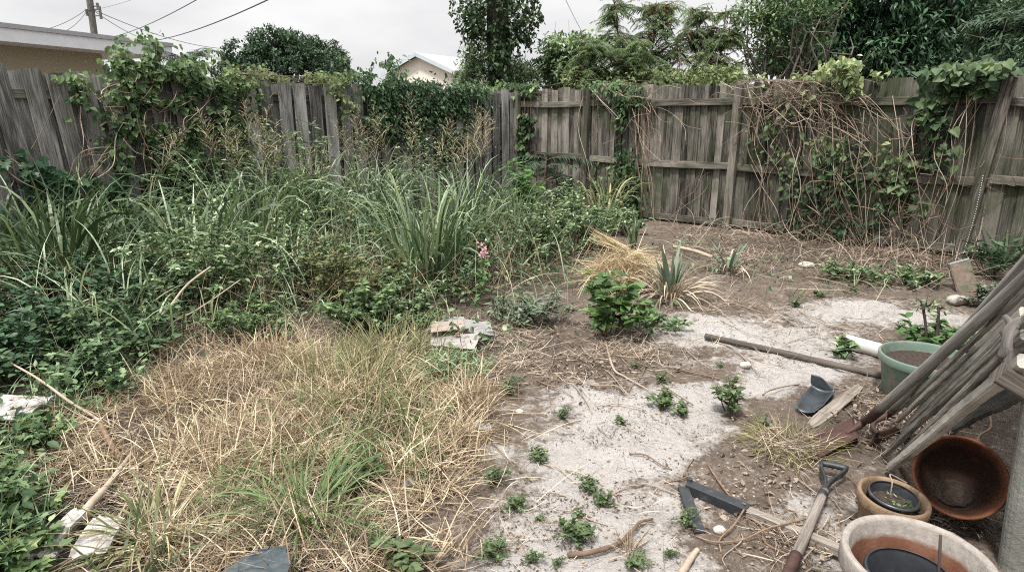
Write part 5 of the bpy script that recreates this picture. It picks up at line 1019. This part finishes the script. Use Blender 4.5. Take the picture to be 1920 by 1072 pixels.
# dark steel scoop: a bent trough with an upturned plate
k0, k1, k2 = pg(1518, 762, .012), pg(1543, 733, .02), pg(1530, 703, .10); wv_ = nrm(np.cross(k1-k0, [0, 0, 1.]))
def scf(u, v):
    x = (u-.5)*2; t = np.clip(v/.6, 0, 1)[..., None]; s = np.clip((v-.6)/.4, 0, 1)[..., None]; k00 = k0+(k0-k1)*.35
    c = k00*(1-t)+k1*t+(k2-k1)*s; wdt = .062*(1-.25*np.clip((.2-v)/.2, 0, 1))*(1-.62*np.clip((v-.6)/.4, 0, 1)**1.5)
    return c-wv_*(x*wdt)[..., None]+np.array([0, 0, 1.])*(.018*x*x*(1-s[..., 0]))[..., None]
mb = MB(); sheet(mb, scf, 11, 21, .0025); tag(mb.build('steel_scoop', darkS, None, True), 'dark blue-grey bent steel scoop lying on the sand', 'scoop', 'garden tools')
# white pipe
p0, p1 = pg(1588, 640, .045), pg(1690, 668, .045); d = nrm(p1-p0); A, B, N = basis(d); mb = MB(); na = 40; rows = 30; an = np.arange(na)/na*2*math.pi; tt = np.linspace(0, 1, rows)
for rad, fl in ((.047, 1), (.042, -1)):
    V = p0+(p1-p0)*tt[:, None, None]+rad*(np.cos(an)[None, :, None]*A+np.sin(an)[None, :, None]*B); i = np.arange(rows-1)[:, None]; j = np.arange(na)[None]; F = np.stack([i*na+j+0*i, i*na+(j+1) % na, (i+1)*na+(j+1) % na, (i+1)*na+j], -1).reshape(-1, 4)
    cen = V.reshape(-1, 3)[F].mean(1); hp = pg(1612, 652, .06); keep = (np.linalg.norm((cen-hp)*[1, 1, 1.2], axis=1) > .05); F = F[keep]; mb.add(V.reshape(-1, 3), F if fl > 0 else F[:, ::-1])
V = np.concatenate([p0+r_*(np.cos(an)[:, None]*A+np.sin(an)[:, None]*B) for r_ in (.047, .042)]); j = np.arange(na); mb.add(V, np.stack([j, (j+1) % na, na+(j+1) % na, na+j], -1))
tag(mb.build('white_pipe', whiteP, None, True), 'short broken white plastic pipe with a jagged hole behind the green pot', 'pipe')
# leaning slab by the fence, white rock
s0, s1 = pg(1818, 548, 0.), pg(1795, 520, 0.); s1 = PY(1797, 492, s0[1]+.12); o = thing('brick_slab', 'mossy reddish slab leaning at the foot of the fence by the far right post', 'slab', s0)
mb = MB(); bar(mb, np.linspace(s0-[0, 0, .03], s1, 6), (.9, -.4, .1), .16, .06, .012, .5, rough=.002); mb.build('body', plainM('mossy_brick', (.2, .15, .12), .9, .3, 30, bump=.004, dirt=(.1, .12, .08), dsc=9, dthr=.5), o)
mb = MB(); bar(mb, np.array([s1+(s1-s0)*.004, s1+(s1-s0)*.05]), (.9, -.4, .1), .163, .063, .012); mb.build('painted_end', plainM('blue_paint', (.3, .37, .38), .7, .1, 20, bump=0), o)
def stone_at(label, u, v, r, s=1, sq=(1, .8, .6), name='pale_stone', matl=None, cat='stone'):
    p = pg(u, v, r*sq[2]*.6); mb = MB(); rock(mb, p, np.array(sq)*r, s, .5, .22, 16, 11); return tag(mb.build(name, matl or stone, None, True), label, cat, 'pale stones and shells')
stone_at('white angular rock near the far right fence post', 1795, 563, .075, 3, (1.2, .8, .6), matl=plainM('rough_rock', (.36, .33, .3), .95, .3, 25, bump=.01, dirt=(.13, .11, .09), dsc=18, dthr=.5))
stone_at('white egg-shaped stone inside the V of the batten and black strip', 1349, 993, .022, 2, (1.15, .85, .75))
stone_at('round white pebble at the tip of the straw', 974, 771, .022, 5, (1, .7, .6)); stone_at('pale pebble on the sand under the long dark pole', 1398, 684, .035, 7, (1.1, .8, .6))
stone_at('pale stone below the fence under the tangled vine', 1512, 497, .07, 9, (1.3, .8, .5)); stone_at('white chip lying on the rusty shovel blade', 1558, 838, .014, 11, (1.3, .7, .5)).location.z += .018
stone_at('white shell at the left edge of the shovel blade', 1534, 838, .028, 12, (1.3, .6, .5)); stone_at('pair-like pale chip on the brown soil right of the rubbish', 975, 680, .03, 13, (1.6, .6, .4))
# rubbish
def crump(label, name, quad, matl, amp, th=.004, seed=0, curl=0., cat='rubbish', group='rubbish in the grass', zf=.02):
    c = [pg(u, v, z+zf) for (u, v, z) in quad]
    def f(u, v):
        q = (c[0]*((1-u)*(1-v))[..., None]+c[1]*(u*(1-v))[..., None]+c[2]*(u*v)[..., None]+c[3]*((1-u)*v)[..., None]); jag = (fbm(u*7+seed, v*7, 3, seed)-.45)
        q = q+np.array([0, 0, 1.])*(amp*(np.abs(fbm(u*3+seed, v*3+2, 2, seed+4)-.45)*3)+curl*(2*v-1)**2)[..., None]; q = q+(c[1]-c[0])*(jag*.22*((v < .02)|(v > .98)))[..., None]+(c[3]-c[0])*(jag*.3*((u < .02)|(u > .98)))[..., None]; return q
    mb = MB(); sheet(mb, f, 18, 18, th); return tag(mb.build(name, matl), label, cat, group)
crump('torn white paper sheet at the front of the rubbish pile', 'paper_scrap', [(806,648,.05),(888,655,.05),(905,626,.055),(812,620,.06)], paperW, .006, seed=1)
crump('pinkish curved cardboard strip in the middle of the rubbish pile', 'cardboard_strip', [(808,630,.075),(880,622,.075),(872,604,.08),(808,614,.08)], card, .006, seed=2, curl=.025)
crump('grey torn cardboard standing at the back left of the rubbish pile', 'cardboard_scrap', [(796,622,.05),(876,612,.06),(866,594,.1),(830,600,.1)], grey_card, .02, seed=3)
crump('grey folded flap at the right of the rubbish pile', 'cardboard_flap', [(872,622,.07),(926,630,.04),(918,606,.07),(870,598,.11)], grey_card, .015, seed=4)
crump('crumpled grey corner at the right tip of the rubbish', 'cardboard_corner', [(890,622,0),(922,622,0),(918,608,.06),(900,608,.04)], grey_card, .03, seed=6)
crump('flat white sheet lying in the weeds at the left edge', 'white_sheet', [(-60,785,.06),(40,790,.05),(98,745,.08),(-40,738,.1)], paper, .012, .008, 12)
crump('dark blue-black tarp corner at the bottom edge', 'dark_tarp', [(395,1085,.02),(545,1095,.02),(540,1022,.06),(490,1032,.05)], tarpM, .012, .004, 13, zf=.03)
crump('pale crumpled wrapper in the straw', 'wrapper', [(890,806,0),(922,808,.0),(920,796,.02),(893,797,.02)], paper, .02, .002, 14); crump('grey dead leaf scrap in the straw near a small weed', 'leaf_scrap', [(755,915,0),(776,912,0),(776,902,.02),(760,904,.02)], grey_card, .02, .002, 15)
# --- branches and sticks
def stick(label, pts, r0, r1, matl=None, name='fallen_branch', sides=7, group='fallen branches', lump=.06):
    P_ = [pg(u, v, z) for (u, v, z) in pts]; mb = MB(); tube(mb, spl(P_, 22), np.linspace(r0, r1, 22), sides, lump=lump); return tag(mb.build(name, matl or stemP, None, True), label, 'branch', group)
br_pale = plainM('pale_branch', (.36, .29, .225), .8, .25, 20, bump=.002); br_dark = plainM('dark_branch', (.13, .085, .06), .9, .4, 30, bump=.003); br_brown = plainM('brown_branch', (.2, .135, .09), .85, .35, 25, bump=.003)
stick('long thin branch arching from the left weeds into the straw', [(20,680,.22),(75,712,.2),(130,752,.14),(172,778,.07),(188,790,.05)], .005, .008, br_pale)
stick('thicker brown branch end continuing the long thin branch', [(183,785,.05),(195,808,.04),(212,838,.03),(230,862,.02)], .011, .014, br_brown)
stick('pale straight branch reaching down to the white boards', [(246,850,.04),(205,905,.05),(170,945,.06),(148,975,.05)], .008, .02, br_pale)
stick('split stub at the fork of the two left branches', [(240,858,.02),(250,880,.015),(257,905,.01)], .013, .004, br_pale)
stick('crooked brown branch on the lower sand', [(1064,1040,.012),(1110,1034,.018),(1160,1018,.02),(1180,1000,.02),(1192,988,.03),(1200,978,.025),(1224,972,.02)], .010, .005, br_dark)
stick('curved twig crossing the batten by the spade', [(1590-80,972,.05),(1440,990,.05),(1390,1012,.02),(1340,1015,.02),(1305,1005,.01)], .004, .003, br_brown)
stick('forked twig from the egg-shaped stone to the batten', [(1395,955,.05),(1375,985,.03),(1350,1010,.015),(1352,1035,.01)], .004, .003, br_brown)
stick('thin branching twig across the brown soil', [(1328,872,.01),(1350,905,.02),(1370,930,.02),(1398,945,.05)], .005, .003, br_brown)
stick('pale stick under the left end of the spiky rosette', [(1262,462,.1),(1300,470,.08),(1335,482,.05)], .02, .02, br_pale)
stick('fallen grass stalk bundle leaning over the left ground cover', [(265,625,.05),(310,585,.25),(350,535,.4),(395,500,.5)], .012, .006, br_pale, 'fallen_stalk')
stick('yellowish fallen stalk right of the stalk bundle', [(290,620,.05),(370,580,.2),(450,525,.35)], .006, .004, br_pale, 'fallen_stalk')
stick('pale wood splinter at the bottom edge of the sand', [(1278,1075,.01),(1296,1045,.015),(1308,1030,.02)], .014, .01, br_pale, 'wood_splinter'); stick('dead bent root stem near the green broad-leaved plant', [(1135,640,.02),(1150,690,.02),(1170,705,.015),(1215,730,.01)], .008, .004, br_pale)
stick('grey curled dead stem by the wall', [(1855,770,.1),(1858,800,.06),(1838,815,.04),(1832,828,.03)], .006, .004, br_brown)
tw = [(1080,702,1170,735),(1170,735,1230,640),(1190,740,1130,690),(1100,720,1250,700),(1260,690,1400,715),(1340,640,1420,700),(1250,640,1330,690),(1010,715,1075,745),(1060,720,1110,775),(1130,760,1210,770),(1300,760,1240,720),(1420,590,1530,612),(1500,585,1640,625),(1450,560,1560,575),(1330,545,1450,585),(1290,560,1380,610),(1580,545,1700,560),(1640,560,1760,600),(1700,510,1790,520),(1610,540,1520,520),
 (1350,600,1480,650),(1480,640,1590,620),(1430,740,1500,720),(1390,1000,1360,1060),(1440,975,1500,1010),(1380,960,1480,1040),(1500,900,1580,960),(1060,880,1130,910),(970,925,1060,930),(1050,955,1140,985),(1020,870,1080,905),(1180,850,1260,880),(1120,800,1200,812),(1140,1050,1220,1075),(960,1000,1010,1060),(880,690,960,720),(940,660,1080,640),(1040,660,1010,720),(900,740,990,700),(1630,505,1750,545),(1750,790,1800,830),(1690,770,1740,800),(1600,1000,1540,1045),(1230,620,1310,600),(1560,610,1700,640),(1200,905,1290,930),(1300,860,1245,905),(1150,925,1215,900)]
for i, (a, b, c_, d_) in enumerate(tw):
    P_ = [pg(a, b, .008), pg(a*.66+c_*.34+rng.normal(0, 9), b*.66+d_*.34+rng.normal(0, 6), .018), pg(a*.33+c_*.67+rng.normal(0, 9), b*.33+d_*.67+rng.normal(0, 6), .014), pg(c_, d_, .008)]
    mb = MB(); rr = rng.uniform(.0025, .0055); tube(mb, spl(P_, 14), np.linspace(rr, rr*.6, 14), 5, lump=.05)
    if i % 3 == 0: q = P_[1]; e = q+np.array([*rng.normal(0, .08, 2), .02]); tube(mb, spl([q, (q+e)/2, e], 5), rr*.5, 4)
    tag(mb.build('dry_twig', [br_pale, br_brown, stemP][i % 3], None, True), 'thin dry twig lying on the bare soil of the yard', 'twig', 'dry twigs on the soil')
# string of white beads beside the right post
mb = MB(); a, b = FP('R', 1843, 330, .17), FP('R', 1806, 474, .17)
for t in np.linspace(0, 1, 34): rock(mb, a*(1-t)+b*t+np.array([.02*math.sin(t*3), 0, 0]), np.array([1, 1, 1.5])*.0055, 1, .5, .05, 6, 4)
o = tag(mb.build('bead_string', whiteP, None, True), 'string of tiny white beads hanging beside the far right post', 'string')

def wboard(label, a, b, w0, w1, z0, z1, th=.014):
    A_, B_ = pg(*a, z0), pg(*b, z1); d = nrm(B_-A_); sd = nrm(np.cross(d, [0, 0, 1.])); mb = MB()
    def f(u, v):
        wd = (w0*(1-v)+w1*v)*(1+.25*(fbm(v*6+a[0], v*0, 3, 4)-.45)); e = (fbm(u*5+a[1], v*0+3, 3, 6)-.45)*.09; L = np.linalg.norm(B_-A_)
        return A_+d*(v*L+np.where(v < .5, e, -e)*((v < .04)|(v > .96)))[..., None]+sd*((u-.5)*wd)[..., None]+np.array([0, 0, 1.])*(.004*np.sin(v*4))[..., None]
    sheet(mb, f, 14, 26, th); return tag(mb.build('white_board', paper, None), label, 'board', 'broken white boards')
wboard('long narrow white broken board in the bottom left weeds', (68, 1046), (150, 955), .065, .06, .04, .07)
wboard('wide white broken board right of the long narrow one', (165, 1040), (204, 972), .125, .12, .03, .06)
wboard('small white board chip between the two larger white boards', (95, 1046), (112, 1024), .03, .025, .03, .04, .01)
stake('pale split slat lying between the square shovel shaft and the slim stake', pg(1676, 775, .05), top(1912, 556, 1.86), .024, .028)
stake('thin grey slat wedged beside the greenish split stake', pg(1690, 815, .02), top(1888, 630, 1.77), .03, .03)
stake('weathered slat just above the thick streaked stake', pg(1672, 868, .03), top(1880, 668, 1.69), .034, .036)
